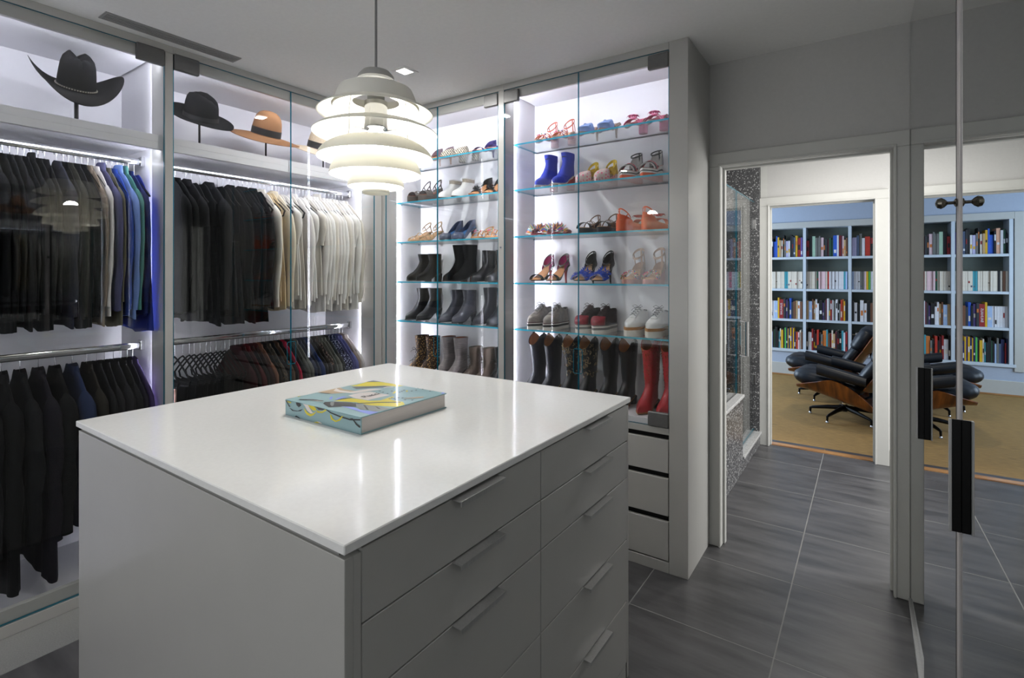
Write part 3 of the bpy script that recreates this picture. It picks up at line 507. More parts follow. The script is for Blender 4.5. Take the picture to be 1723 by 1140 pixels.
stile('stile', (-3.012, BY-.0, 0), (-2.977, BY+.012, 2.74), K1)
stile('stile', (-1.930, BY, 0), (-1.886, BY+.012, 2.7015), K1)
stile('end_panel', (-.842, BY, 0), (-.745, DY-.001, 2.74), K2)
stile('fascia', (-2.977, BY, 2.702), (-1.886, BY+.011, 2.74), K1)
stile('fascia', (-1.886, BY, 2.702), (-.843, BY+.011, 2.74), K2)
q = MB(); q.tube([(-1.908, BY, 1.712), (-1.908, BY-.006, 1.712)], .006, CHROME, 12); bw(q, 'door_bumper', K1)

# ------------------------------------------------------------------ island
isl = thing('dresser_island', 'large white dresser island with a glossy top in the room centre', 'dresser', (-1.426, 1.235, 0))
X0, X1, Y0, Y1 = -2.102, -.750, .575, 1.897; ZT = 1.07
BW('countertop', (X0, Y0, ZT-.019), (X1, Y1, ZT), QUARTZ, isl, .002)
BW('recessed_neck', (X0+.012, Y0+.012, ZT-.031), (X1-.03, Y1-.012, ZT-.019), M('shadow_gap_grey', '#8d8c89', .6, amt=.02), isl)
BW('front_panel', (X0+.006, Y0+.006, 0), (X1-.007, Y0+.025, ZT-.031), LAC, isl, .001)
BW('rear_panel', (X0+.006, Y1-.025, 0), (X1-.007, Y1-.006, ZT-.031), LAC, isl, .001)
BW('carcass', (X0+.028, Y0+.02, .05), (X1-.03, Y1-.02, ZT-.031), BLACK, isl)
ROWS = [(.906, 1.045), (.766, .906), (.531, .766), (.296, .531), (.06, .296)]
for side in (1, -1):
    xf = X1-.007 if side > 0 else X0+.007
    for a, b in ((Y0+.025, .618), (1.876, Y1-.025)): BW('end_stile', (xf-side*.02, a, 0), (xf, b, ZT-.0315), LAC, isl, .001)
    BW('plinth', (xf-side*.02, .618, 0), (xf-side*.002, 1.876, .057), LAC, isl, .001)
    for ya, yb, hc, hw in ((.6195, 1.2425, .953, .085), (1.2455, 1.8745, 1.598, .0875)):
        for za, zb in ROWS:
            d = BW('drawer', (xf-side*.02, ya, za+.0015), (xf, yb, zb-.0015), LAC, isl, .0015)
            q = MB()
            q.box((xf-side*.004, hc-hw, zb-.0035), (xf+side*.026, hc+hw, zb-.001), ALU)
            q.box((xf+side*.0245, hc-hw, zb-.0125), (xf+side*.026, hc+hw, zb-.0035), ALU)
            h = bw(q, 'edge_pull', d); h.location = (0, 0, 0); h['label'] = 'brushed aluminium edge pull'

# ------------------------------------------------------------------ big picture book on the island
CA = M('book_teal_print', '#86a6ab', .35, amt=.02, scale=30, coat=.3)
PG = M('page_edges', '#c9c2bd', .8, amt=.12, scale=6, stretch=(1, 1, 260))
bx0, bx1, by0, by1, bz0, bz1 = -1.612, -1.226, .999, 1.374, ZT, 1.1225
book = thing('coffee_table_book', 'thick picture book with a teal and yellow swirl cover on the island', 'book', (-1.42, 1.19, ZT))
BW('front_cover', (bx0, by0, bz1-.0035), (bx1, by1, bz1), CA, book, .0008)
BW('back_cover', (bx0, by0, bz0), (bx1, by1, bz0+.0035), CA, book, .0008)
BW('spine', (bx0, by0, bz0+.001), (bx1, by0+.004, bz1-.001), CA, book, .001)
BW('page_block', (bx0+.004, by0+.004, bz0+.0035), (bx1-.004, by1-.005, bz1-.0035), PG, book)
PC = {}
def pcol(h):
    if h not in PC: PC[h] = M('print_'+h[1:], h, .35, amt=.015, scale=30, coat=.3)
    return PC[h]
for k, (h, side, pts) in enumerate(POLYS):
    q = MB(); lift = .0003+.00002*k
    if side == 't':
        pts = [(min(max(x, bx0+.001), bx1-.001), min(max(y, by0+.001), by1-.001)) for x, y in pts]
        q.add([(x, y, bz1+lift) for x, y in pts], [tuple(range(len(pts)))], pcol(h))
    else:
        pts = [(min(max(x, bx0+.001), bx1-.001), min(max(z, bz0+.001), bz1-.0005)) for x, z in pts]
        q.add([(x, by0-lift, z) for x, z in pts], [tuple(range(len(pts)))], pcol(h))
    import bmesh
    me = q.mesh('printed_swirl', 0); bm = bmesh.new(); bm.from_mesh(me); bmesh.ops.triangulate(bm, faces=bm.faces, ngon_method='EAR_CLIP')
    for f in bm.faces:
        n = Vector((0, 0, 1)) if side == 't' else Vector((0, -1, 0))
        if f.normal.dot(n) < 0: f.normal_flip()
    bm.to_mesh(me); bm.free()
    o = link('printed_swirl', me, book, tuple(-v for v in book.location))
def text(name, s, size, m, parent, loc, rot, ext=.0002):
    cu = bpy.data.curves.new(name, 'FONT'); cu.body = s; cu.size = size; cu.extrude = ext; cu.align_x = 'CENTER'; cu.align_y = 'CENTER'
    o = bpy.data.objects.new(name, cu); C.objects.link(o); me = bpy.data.meshes.new_from_object(o)
    bpy.data.objects.remove(o); me.materials.clear(); me.materials.append(m)
    o = link(name, me, parent, loc); o.rotation_euler = rot; return o
lt = text('title_lettering', 'Pucci', .034, pcol('#16161a'), book, (-1.415+1.42, 1.196-1.19, bz1-ZT+.0022), (0, 0, pi/2))
lt['label'] = 'black title lettering on the pale plate'

# ------------------------------------------------------------------ pendant lamp over the island
lamp = thing('pendant_lamp', 'white pendant lamp of stacked curved shades hanging over the island', 'lamp', (-1.431, 1.232, 1.82))
SHADE = M('lamp_shade_white', '#efeee8', .38, amt=.01, scale=10, coat=.2)
_nt = SHADE.node_tree; _b = _nt.nodes['Principled BSDF']; _tl = _nt.nodes.new('ShaderNodeBsdfTranslucent'); _tl.inputs[0].default_value = (*lin('#f4f1e6'), 1)
_mx = _nt.nodes.new('ShaderNodeMixShader'); _mx.inputs[0].default_value = .22
_nt.links.new(_b.outputs[0], _mx.inputs[1]); _nt.links.new(_tl.outputs[0], _mx.inputs[2]); _nt.links.new(_mx.outputs[0], _nt.nodes['Material Output'].inputs[0])
def shade(name, prof, z0):
    # prof: outer profile r,z (world z); thin shell with an inner offset
    out = [(r, z-z0) for r, z in prof]; t = .0018
    ins = [(max(r-t*.6, .001), z-t) for r, z in out][::-1]
    q = MB(); q.lathe(out+ins, SHADE, 56); q.loft([], SHADE) if 0 else None
    return q.build(name, lamp, (0, 0, z0-lamp.location.z), smooth=50)
def curve(p0, p1, bulge, n=8):
    """curved profile from p0 to p1, bulging outward/upward"""
    r = []
    for i in range(n+1):
        t = i/n; a = t*pi/2
        r.append((p0[0]+(p1[0]-p0[0])*(bulge*sin(a)+(1-bulge)*t), p0[1]+(p1[1]-p0[1])*(bulge*(1-cos(a))+(1-bulge)*t)))
    return r
shade('lamp_shade', curve((.125, 2.192), (.146, 2.128), .35), 2.192)
shade('lamp_shade', curve((.082, 2.150), (.200, 2.108), .55), 2.150)
shade('lamp_shade', curve((.108, 2.076), (.215, 2.036), .5), 2.076)
shade('lamp_shade', curve((.052, 2.026), (.199, 1.951), .8), 2.022)
shade('lamp_shade', curve((.088, 1.972), (.158, 1.893), .85), 1.960)
shade('lamp_shade', curve((.050, 1.922), (.097, 1.851), .9), 1.915)
shade('lamp_shade', curve((.018, 1.876), (.048, 1.829), .7), 1.880)
q = MB(); q.lathe([(.001, 2.266), (.025, 2.264), (.048, 2.256), (.062, 2.240), (.064, 2.228), (.060, 2.222), (.030, 2.216), (.030, 2.15), (.001, 2.15)], M('lamp_cap_grey', '#9a9a96', .4, amt=.03), 40, (lamp.location.x, lamp.location.y, 0)); bw(q, 'lamp_cap', lamp)
q = MB(); q.lathe([(.001, 2.150), (.040, 2.150), (.040, 2.055), (.001, 2.055)], CHROME, 36, (lamp.location.x, lamp.location.y, 0)); bw(q, 'lamp_holder', lamp)['label'] = 'chrome lamp holder cylinder'
q = MB(); q.lathe([(.001, 2.053), (.022, 2.051), (.036, 2.036), (.044, 2.012), (.045, 1.990), (.036, 1.955), (.018, 1.940), (.001, 1.938)], BULBM, 24, (lamp.location.x, lamp.location.y, 0)); bw(q, 'bulb', lamp)
for k in range(3):
    a = 2*pi*k/3+.5
    q = MB(); q.tube([(lamp.location.x+r*cos(a), lamp.location.y+r*sin(a), z) for r, z in ((.062, 2.19), (.105, 2.15), (.112, 2.10), (.112, 2.04), (.118, 1.985), (.122, 1.955), (.092, 1.912), (.075, 1.90), (.040, 1.862))], .0028, SHADE, 6); bw(q, 'strut', lamp)
q = MB(); q.tube([(lamp.location.x, lamp.location.y, 2.262), (lamp.location.x, lamp.location.y, 2.738)], .0045, M('grey_stem', '#7f7f80', .4, .5), 10); bw(q, 'stem', lamp)
q = MB(); q.lathe([(.001, 2.739), (.055, 2.739), (.055, 2.722), (.048, 2.716), (.001, 2.716)], _M['lamp_cap_grey'], 32, (lamp.location.x, lamp.location.y, 0)); bw(q, 'canopy', lamp)
# ------------------------------------------------------------------ ceiling fittings
dl = thing('downlight', 'small square recessed downlight in the ceiling behind the pendant', 'light', (-2.245, 2.148, 2.74))
q = MB()
for a, b in (((-.058, -.058), (.058, -.036)), ((-.058, .036), (.058, .058)), ((-.058, -.036), (-.036, .036)), ((.036, -.036), (.058, .036))): q.box((*a, -.006), (*b, .0), CEIL, .001)
q.build('trim_frame', dl); B('light_lens', (-.036, -.036, -.004), (.036, .036, -.001), M('downlight_lens', '#fff8ec', .5, amt=0, emit=6), dl)
vt = thing('ceiling_vent', 'long narrow linear air vent in the ceiling above the wardrobes', 'vent', (-2.905, 1.2, 2.74))
VG = M('vent_grey', '#8f8f8d', .5, amt=.03)
q = MB(); q.box((-.047, -.31, -.004), (-.036, .31, 0), VG); q.box((.036, -.31, -.004), (.047, .31, 0), VG); q.box((-.036, -.31, -.004), (.036, -.30, 0), VG); q.box((-.036, .30, -.004), (.036, .31, 0), VG); q.build('frame', vt)
B('backing', (-.036, -.30, -.0015), (.036, .30, -.0005), M('vent_dark', '#3a3a3a', .7), vt)
for k in range(4): B('slat', (-.030+.017*k, -.30, -.004), (-.021+.017*k, .30, -.0015), VG, vt)
# ------------------------------------------------------------------ hats on stands
def hat(name, label, loc, crown, brim, fm, band, rz=0, tilt=(0, 0), zs=1.22):
    """crown(a) -> list of (r, z) rings with shape; brim(a, t) -> (r, z)"""
    t = thing(name, label, 'hat', loc, rz); n = 48
    t.rotation_euler = (Matrix.Rotation(tilt[1], 3, 'Y') @ Matrix.Rotation(tilt[0], 3, 'X') @ Matrix.Rotation(rz, 3, 'Z')).to_euler()
    q = MB(); rings = []
    for r in crown: rings.append([(p[0], p[1], p[2]*zs) for p in (r(2*pi*j/n) for j in range(n))])
    q.loft(rings, fm, False, True); q.build('crown', t, smooth=60)
    q = MB(); top = []; bot = []
    for k in range(7):
        tt = k/6; top.append([brim(2*pi*j/n, tt) for j in range(n)])
    bot = [[(x, y, z-.0035) for x, y, z in r] for r in top][::-1]
    q.loft(top+bot+[top[0]], fm); q.build('brim', t, smooth=60)
    if band: band(t, rings)
    return t
def stand(label, x, y, zt, r=.006):
    t = thing('hat_stand', label, 'stand', (x, y, 2.265))
    q = MB(); q.tube([(0, 0, .004), (0, 0, zt-2.265)], r, BLACKM, 10); q.build('pole', t)
    q = MB(); q.lathe([(.001, .006), (.045, .005), (.05, .0), (.001, 0)], BLACKM, 24); q.build('base', t)
    q = MB(); q.lathe([(.001, 0), (.04, -.002), (.045, -.012), (.001, -.014)], BLACKM, 20, (0, 0, zt-2.265)); q.build('rest', t)
def ringband(rings, z0, z1, grow, m, name, t):
    """band following the crown between heights z0..z1"""
    import bisect
    def at(z, j):
        for a, b in zip(rings, rings[1:]):
            za, zb = a[j][2], b[j][2]
            if za <= z <= zb: f = (z-za)/max(zb-za, 1e-6); return (a[j][0]+(b[j][0]-a[j][0])*f, a[j][1]+(b[j][1]-a[j][1])*f)
        return rings[0][j][:2]
    n = len(rings[0]); R = []
    for z, g in ((z0, 1.0), (z0, grow), (z1, grow), (z1, 1.0)):
        R.append([(at(z, j)[0]*g, at(z, j)[1]*g, z) for j in range(n)])
    q = MB(); q.loft(R, m); return q.build(name, t, smooth=40)
BF = felt('black_felt', '#0d0d0f'); BF2 = felt('black_felt_soft', '#08080a'); CAM = felt('camel_felt', '#8d6646'); CREAM = felt('cream_straw', '#cfbfa6'); GROS = M('grosgrain_black', '#0c0c0e', .6, amt=.2, scale=200)
# cowboy hat: local x = forward
def cow_ring(z, s, dent):
    def f(a):
        x = .098*s*cos(a); y = .078*s*sin(a)
        zz = z+dent*(-.030*max(0, 1-abs(y)/.03)+.014*(abs(cos(a)))) - dent*.028*max(0, cos(a))*max(0, abs(sin(a))-.25)*2
        y2 = y*(1-dent*.30*max(0, cos(a))); return (x, y2, zz)
    return f
cow = [cow_ring(0, 1, 0), cow_ring(.03, .99, 0), cow_ring(.065, .95, .05), cow_ring(.10, .90, .25), cow_ring(.125, .80, .6), cow_ring(.140, .62, .9), cow_ring(.142, .4, 1), cow_ring(.140, .18, 1), cow_ring(.138, .04, 1)]
def cow_brim(a, t):
    r0x, r0y = .098, .078; R = .205+.012*abs(cos(a)); x = (r0x+(R-r0x)*t)*cos(a); y = (r0y+(.205-r0y)*t)*sin(a)
    z = .105*t**1.8*abs(sin(a))**2.0 - .030*t*t*abs(cos(a))**2
    return (x, y*(1-.10*t*t*abs(sin(a))), z)
def cow_band(t, rings):
    o = ringband(rings, .004, .012, 1.03, M('hat_cord', '#3a3733', .5, amt=.3), 'hat_cord', t)
    q = MB(); n = len(rings[0])
    for j in range(0, n):
        x, y, z = rings[0][j]; q.box((x*1.045-.0022, y*1.045-.0022, .006), (x*1.045+.0022, y*1.045+.0022, .0105), M('stitch_cream', '#a39d8e', .5))
    o = q.build('stitching', t, smooth=0); o['kind'] = 'stuff'
hat('cowboy_hat', 'black cowboy hat with rolled-up brim on a stand above the left wardrobe', (-3.3, .905, 2.485), cow, cow_brim, BF, cow_band, radians(-5), (radians(3), radians(27)), 1.14)
stand('black stand holding up the cowboy hat', -3.3, .905, 2.50, .009)
def fed_ring(z, s, dent):
    def f(a):
        x = .096*s*cos(a); y = .080*s*sin(a)
        zz = z-dent*.022*max(0, 1-abs(y)/.032)-dent*.018*max(0, cos(a)); return (x, y*(1-.22*dent*max(0, cos(a))), zz)
    return f
fed = [fed_ring(0, 1, 0), fed_ring(.035, .98, 0), fed_ring(.07, .94, .1), fed_ring(.10, .87, .4), fed_ring(.118, .75, .8), fed_ring(.124, .55, 1), fed_ring(.122, .3, 1), fed_ring(.120, .05, 1)]
def fed_brim(a, t):
    R = .180; x = (.096+(R-.096)*t)*cos(a); y = (.080+(R*.95-.080)*t)*sin(a)
    return (x, y, -.012*t*cos(a)+.030*t*t*max(0, -cos(a))**2+.012*t*t*abs(sin(a)))
hat('fedora', 'black felt fedora with dented crown, first hat in the right wardrobe', (-3.3, 1.497, 2.475), fed, fed_brim, BF2, lambda t, r: ringband(r, .003, .028, 1.015, GROS, 'hat_band', t), radians(40), (radians(6), radians(27)))
stand('black stand holding up the black fedora', -3.3, 1.49, 2.50)
def dome(z, s, sx=.096, sy=.084): return lambda a: (sx*s*cos(a), sy*s*sin(a), z)
dom = [dome(0, 1), dome(.04, .985), dome(.075, .93), dome(.10, .83), dome(.118, .66), dome(.128, .44), dome(.132, .2), dome(.133, .03)]
def wide_brim(a, t):
    R = .215; return ((.096+(R-.096)*t)*cos(a), (.084+(R-.084)*t)*sin(a), -.022*t**1.5+.006*sin(2*a+.6)*t)
hat('wide_brim_hat', 'camel felt wide-brim hat with a black ribbon in the right wardrobe', (-3.3, 1.905, 2.465), dom, wide_brim, CAM, lambda t, r: ringband(r, .004, .046, 1.02, GROS, 'hat_band', t), .3, (radians(1), radians(20)))
stand('black stand holding up the camel hat', -3.3, 1.905, 2.50, .0055)
hat('wide_brim_hat', 'cream wide-brim hat with a black ribbon, half hidden behind the pendant lamp', (-3.3, 2.325, 2.455), dom, wide_brim, CREAM, lambda t, r: ringband(r, .004, .05, 1.02, GROS, 'hat_band', t), 1.0, (radians(1), radians(20)))
stand('black stand holding up the cream hat behind the pendant lamp', -3.3, 2.345, 2.50, .0055)

# ------------------------------------------------------------------ hangers and garments
HANG = M('black_velvet_hanger', '#0d0d0e', .85, amt=.2, spec=.15)
def hanger_meshes(wid, bar):
    q = MB(); pts = []
    for k in range(-6, 7):
        u = k/6; pts.append((u*wid, 0, -.118*abs(u)**1.25-.004*abs(u)))
    q.tube(pts, .0048, HANG, 6, flat=1.0)
    if bar: q.tube([(-wid*.97, 0, -.122), (-wid*.9, 0, -.150), (-wid*.6, 0, -.156), (wid*.6, 0, -.156), (wid*.9, 0, -.150), (wid*.97, 0, -.122)], .0048, HANG, 6)
    a = q.mesh('hanger', 40)
    h = MB(); P = [(0, 0, 0), (0, 0, .075)]
    for k in range(9):
        t = pi*.0+k/8*pi*1.25; P.append((.020-.020*cos(t), 0, .082+.021*sin(t)))
    h.tube(P, .0017, CHROME, 6); return a, h.mesh('hook', 60)
HG1, HK1 = hanger_meshes(.205, False); HG2, HK2 = hanger_meshes(.200, True)
def hang_hanger(y, z, label, style=1, rz=0):
    o = link('hanger', (HG1, HG2)[style-1], None, (-3.31, y, z-.086), pi+rz if style == 1 else pi+rz)
    tag(o, label, 'hanger', 'black hangers on the wardrobe rails')
    hk = link('hook', (HK1, HK2)[style-1], o, (.0, 0, 0)); hk['label'] = 'chrome hook'; return o
def tube_rings(fn, n, m): return [[fn(i/(m-1), 2*pi*j/n) for j in range(n)] for i in range(m)]
DUM = M('cloth_base', '#777777', .9)
def garment_mesh(seed, L, w, t, flare=.0, neck=.062, drop=.130, fold=1.0, slev=None):
    t *= .8
    R = random.Random(seed); n = 40
    ph = [R.uniform(0, 6.28) for _ in range(6)]; fr = [R.choice((3, 4, 5, 6, 7)) for _ in range(3)]
    zs = [0, .10, .25, .5, .8, 1.0]; rings = []
    M_ = 20
    for i in range(M_):
        u = i/(M_-1)
        if i < 6:     # shoulders
            s = i/5; hw = neck+(w-neck)*s**.85; z = -drop*s**1.15-.002; th = t*(.35+.45*s)
        else:
            s = (i-5)/(M_-6); hw = w*(1-.10*sin(pi*min(1, s*1.6))*.5)+flare*s; z = -drop-(L-drop)*s; th = t*(.8+.35*s)
        ring = []
        dn = min(1, max(0, (i-4)/8))*fold
        for j in range(n):
            a = 2*pi*j/n; ca, sa = cos(a), sin(a)
            x = hw*(abs(ca)**.75)*(1 if ca > 0 else -1); y = th/2*(abs(sa)**.6)*(1 if sa > 0 else -1)
            y += dn*(.0075*sin(fr[0]*x*16+ph[0])+.005*sin(fr[1]*x*13+ph[1]+u*2))*abs(sa)**.5
            z2 = z-(.012*sin(x*9+ph[2])+.008*sin(x*21+ph[3]))*(1 if i == M_-1 else .4*u)
            ring.append((x, y, z2))
        rings.append(ring)
    q = MB(); q.loft(rings, DUM, True, True); return q.mesh('garment', 60)
def sleeve_mesh(seed, side, w, SL, t, drop=.130, r0=.062):
    R = random.Random(seed); n = 14; m = 15; rings = []; p1 = R.uniform(0, 6); ang = R.uniform(-.02, .05)
    for i in range(m):
        s = (i/(m-1))**1.4; sc_ = min(1, .18+(s/.10)**.5) if s < .10 else 1
        cx = side*(w-.012+.050*sin(min(1, s*2.2)*pi/2)-.035*s); cz = -drop-.012-SL*s+.03*(1-s)**3; cy = -.01*s+ang*s*.4
        rx = r0*(.95-.48*s); ry = min(t*.6, .032)*(1-.25*s)+.004*sin(9*s+p1)
        ring = []
        for j in range(n):
            a = 2*pi*j/n; ring.append((cx-side*.030*(1-sc_)+sc_*rx*cos(a)*.8+.004*sin(12*s+p1), cy+sc_*ry*sin(a)+.004*sin(17*s+2*a+p1), cz+.022*(1-sc_)+sc_*.25*side*rx*cos(a)*-1*(1-s)))
        rings.append(ring)
    q = MB(); q.loft(rings, DUM, True, True); return q.mesh('sleeve', 60)
def collar_mesh(kind):
    q = MB(); n = 20; rings = []
    if kind == 'stand':
        prof = [(.060, -.012, .024), (.056, .010, .026), (.052, .034, .026), (.058, .040, .028), (.064, .010, .032), (.066, -.006, .034)]
    else:
        prof = [(.062, -.016, .02), (.060, .014, .020), (.064, .020, .023), (.074, -.004, .028), (.080, -.024, .030)]
    for rx, z, ry in prof: rings.append([(rx*cos(2*pi*j/n), ry*sin(2*pi*j/n)*.8, z-.012*(1 if kind != 'stand' else .5)*abs(cos(2*pi*j/n))) for j in range(n)])
    q.loft(rings, DUM); return q.mesh('collar', 60)
COL = {'shirt': collar_mesh('shirt'), 'stand': collar_mesh('stand')}
_G = {}
def gm(kind, seed):
    k = (kind, seed)
    if k in _G: return _G[k]
    R = random.Random(seed*31+7); j = R.uniform
    if kind == 'shirt': r = dict(body=garment_mesh(seed, .77+j(-.03, .05), .205, .040, .02), sl=[sleeve_mesh(seed+s, s, .205, .56+j(-.03, .03), .04) for s in (1, -1)], col='shirt')
    elif kind == 'tee': r = dict(body=garment_mesh(seed, .70+j(-.03, .05), .205, .036, .02), sl=[sleeve_mesh(seed+s, s, .205, .20, .04) for s in (1, -1)], col=None)
    elif kind == 'tank': r = dict(body=garment_mesh(seed, .74+j(-.05, .06), .170, .034, .04), sl=[], col=None)
    elif kind == 'knit': r = dict(body=garment_mesh(seed, .74+j(-.03, .05), .215, .050, .02), sl=[sleeve_mesh(seed+s, s, .215, .58, .05, r0=.066) for s in (1, -1)], col='stand')
    elif kind == 'jacket': r = dict(body=garment_mesh(seed, .76+j(-.02, .06), .215, .060, .015, fold=.5), sl=[sleeve_mesh(seed+s, s, .215, .60, .06, r0=.068) for s in (1, -1)], col='shirt')
    elif kind == 'coat': r = dict(body=garment_mesh(seed, .92+j(-.06, .05), .215, .062, .03, fold=.5), sl=[sleeve_mesh(seed+s, s, .215, .62, .06, r0=.068) for s in (1, -1)], col='shirt')
    elif kind == 'dress': r = dict(body=garment_mesh(seed, .82+j(-.05, .04), .190, .040, .06, fold=1.4), sl=[], col=None)
    elif kind == 'trousers': r = dict(body=garment_mesh(seed, .62, .165, .030, -.01, neck=.155, drop=.008, fold=1.2), sl=[], col=None)
    _G[k] = r; return r
WORD = dict(shirt='shirt', tee='short-sleeved top', tank='sleeveless top', knit='roll-neck sweater', jacket='jacket', coat='coat', dress='long dress', trousers='pair of trousers')
def recolor(o, m):
    o.material_slots[0].link = 'OBJECT'; o.material_slots[0].material = m
_seen = {}
def rail(ys, items, z, where, bay):
    for i, (y, it) in enumerate(zip(ys, items)):
        kind, col, colname = it[:3]; seed = (i*7+len(where)*3) % 5; rz = rnd.uniform(-.010, .010)
        hang_hanger(y, z, 'black hanger holding the %s garment from the left on the %s' % (nth(i), where), 2 if kind in ('trousers', 'tank') else 1, rz)
        g = gm(kind, seed); mt = it[3] if len(it) > 3 else cloth(col)
        zz = z-.086-(.150 if kind == 'trousers' else -.008)
        nm = dict(shirt='shirt', tee='top', tank='sleeveless_top', knit='sweater', jacket='jacket', coat='coat', dress='dress', trousers='trousers')[kind]
        lab = '%s %s, %s from the left on the %s' % (colname, WORD[kind], nth(i), where)
        t = link(nm, g['body'], None, (-3.31, y, zz), rz); recolor(t, mt); sp_ = min([abs(y-v) for v in ys if v != y]); t.scale = (1, max(.42, min(1, sp_/.050)), 1); tag(t, lab, 'clothes', 'clothes on the '+where)
        for sm in g['sl']: recolor(link('sleeve', sm, t), mt)
        if g['col']: recolor(link('collar', COL[g['col']], t, (0, 0, .004)), mt)
DK = [('#0c0d0f', 'black'), ('#08090a', 'black'), ('#111214', 'off-black'), ('#151517', 'charcoal black'), ('#0a0b0e', 'blue-black')]
def dark(kind, i): c, n = DK[i % 5]; return (kind, c, n)
up1 = [.40, .44, .48, .52, .56, .60]+[.635, .660, .688, .712, .735, .761, .785, .830, .857, .878, .905, .930, .955, .982, 1.008, 1.033, 1.058, 1.084, 1.109]
it1 = [dark(k, i) for i, k in enumerate(['jacket', 'shirt', 'jacket', 'shirt', 'jacket', 'knit', 'jacket', 'shirt', 'jacket', 'shirt', 'knit', 'jacket', 'shirt'])]
it1 += [('jacket', '#23242c', 'slate-black'), dark('shirt', 1), ('jacket', '#24241f', 'olive-black'), dark('shirt', 2), dark('shirt', 0), ('shirt', '#75695c', 'taupe striped'), ('shirt', '#c4c0bc', 'pale grey'), ('knit', '#484864', 'slate purple'), ('shirt', '#5d5a4c', 'grey-green'), ('shirt', '#24408f', 'royal blue'), ('knit', '#667fb2', 'light blue'), ('knit', '#44766e', 'teal')]
up1 += [1.132, 1.158]; it1 += [('jacket', '#182250', 'navy blue'), ('dress', '#1c2870', 'cobalt blue')]
rail(up1, it1, 2.16, 'upper left rail', 1)
lo1 = [.56, .632, .695, .761, .823, .890, .950, .990, 1.025, 1.064, 1.098, 1.126, 1.152]
it1 = [dark('coat', 0), dark('coat', 1), dark('jacket', 2), ('coat', '#15131a', 'purple-black'), dark('jacket', 1), ('jacket', '#1c2742', 'dark navy'), ('jacket', '#211e19', 'dark brown'), dark('jacket', 0), dark('shirt', 3), ('jacket', '#1a1a1d', 'charcoal'), ('jacket', '#161618', 'dark charcoal'), ('jacket', '#1a1824', 'ink blue'), ('jacket', '#40345e', 'violet-edged dark')]
rail(lo1, it1, 1.15, 'lower left rail', 1)
up2 = [1.330, 1.363, 1.419, 1.450, 1.496, 1.544, 1.598, 1.631, 1.670, 1.701, 1.732, 1.754, 1.784, 1.812, 1.843, 1.870, 1.897, 1.926, 1.956, 1.982, 2.008, 2.038, 2.068, 2.099, 2.130, 2.158, 2.187, 2.212, 2.238, 2.264, 2.290, 2.318, 2.345, 2.372, 2.40, 2.43, 2.46, 2.49, 2.521]
it2 = [dark('jacket', 0), dark('jacket', 1), dark('jacket', 3), dark('dress', 0), dark('dress', 4), dark('jacket', 2), dark('dress', 1), dark('dress', 0), dark('jacket', 1), dark('dress', 2), dark('shirt', 0), dark('jacket', 4), dark('dress', 1), dark('shirt', 2), dark('tank', 0)]
WH = [('#d9d6cf', 'white'), ('#e3e1dc', 'bright white'), ('#cfc9bd', 'ivory'), ('#dcd8d2', 'soft white')]
it2 += [('shirt', '#d8d2c4', 'ivory'), ('tank', '#c7b38f', 'beige'), ('tank', '#d0bd98', 'cream'), ('shirt', '#d9cfb8', 'cream silk'), ('tank', '#cdc8be', 'pale grey-white')]
kk = ['tee', 'tank', 'tank', 'shirt', 'tee', 'tank', 'tee', 'shirt', 'shirt', 'shirt', 'knit', 'shirt', 'shirt', 'shirt', 'shirt', 'shirt', 'tee', 'shirt', 'shirt']
it2 += [(k, *WH[i % 4]) for i, k in enumerate(kk)]
rail(up2, it2, 2.16, 'upper right rail', 2)
lo2 = [1.30, 1.360, 1.403, 1.439, 1.466, 1.500, 1.533, 1.560, 1.592, 1.618, 1.645, 1.672]+[1.71+.0280*k for k in range(30)]
it2 = [('trousers', '#8a6f68', 'dusty pink'), dark('trousers', 1), dark('trousers', 2), dark('trousers', 0), dark('trousers', 3), dark('trousers', 4), dark('trousers', 1), dark('trousers', 2), dark('trousers', 0), dark('trousers', 3), dark('trousers', 1), dark('trousers', 2)]
def pattern(name, c0, c1, sc, kind='VORONOI'):
    m = M(name, c0, .9, amt=.1); nt = m.node_tree; N = nt.nodes; L = nt.links; b = N['Principled BSDF']
    tc = N.new('ShaderNodeTexCoord'); vo = N.new('ShaderNodeTexVoronoi'); vo.inputs['Scale'].default_value = sc
    L.new(tc.outputs['Object'], vo.inputs['Vector'])
    lt = N.new('ShaderNodeMath'); lt.operation = 'LESS_THAN'; lt.inputs[1].default_value = .33; L.new(vo.outputs['Distance'], lt.inputs[0])
    mx = N.new('ShaderNodeMix'); mx.data_type = 'RGBA'; L.new(lt.outputs[0], mx.inputs[0]); mx.inputs[6].default_value = (*lin(c0), 1); mx.inputs[7].default_value = (*lin(c1), 1)
    L.new(mx.outputs[2], b.inputs['Base Color']); return m
DOT = pattern('polka_dot_navy', '#1c2140', '#b9bede', 75); PRT = pattern('brown_print', '#2a231f', '#8a7064', 60); SNK = pattern('snake_print', '#2d2a26', '#6d5a44', 90)
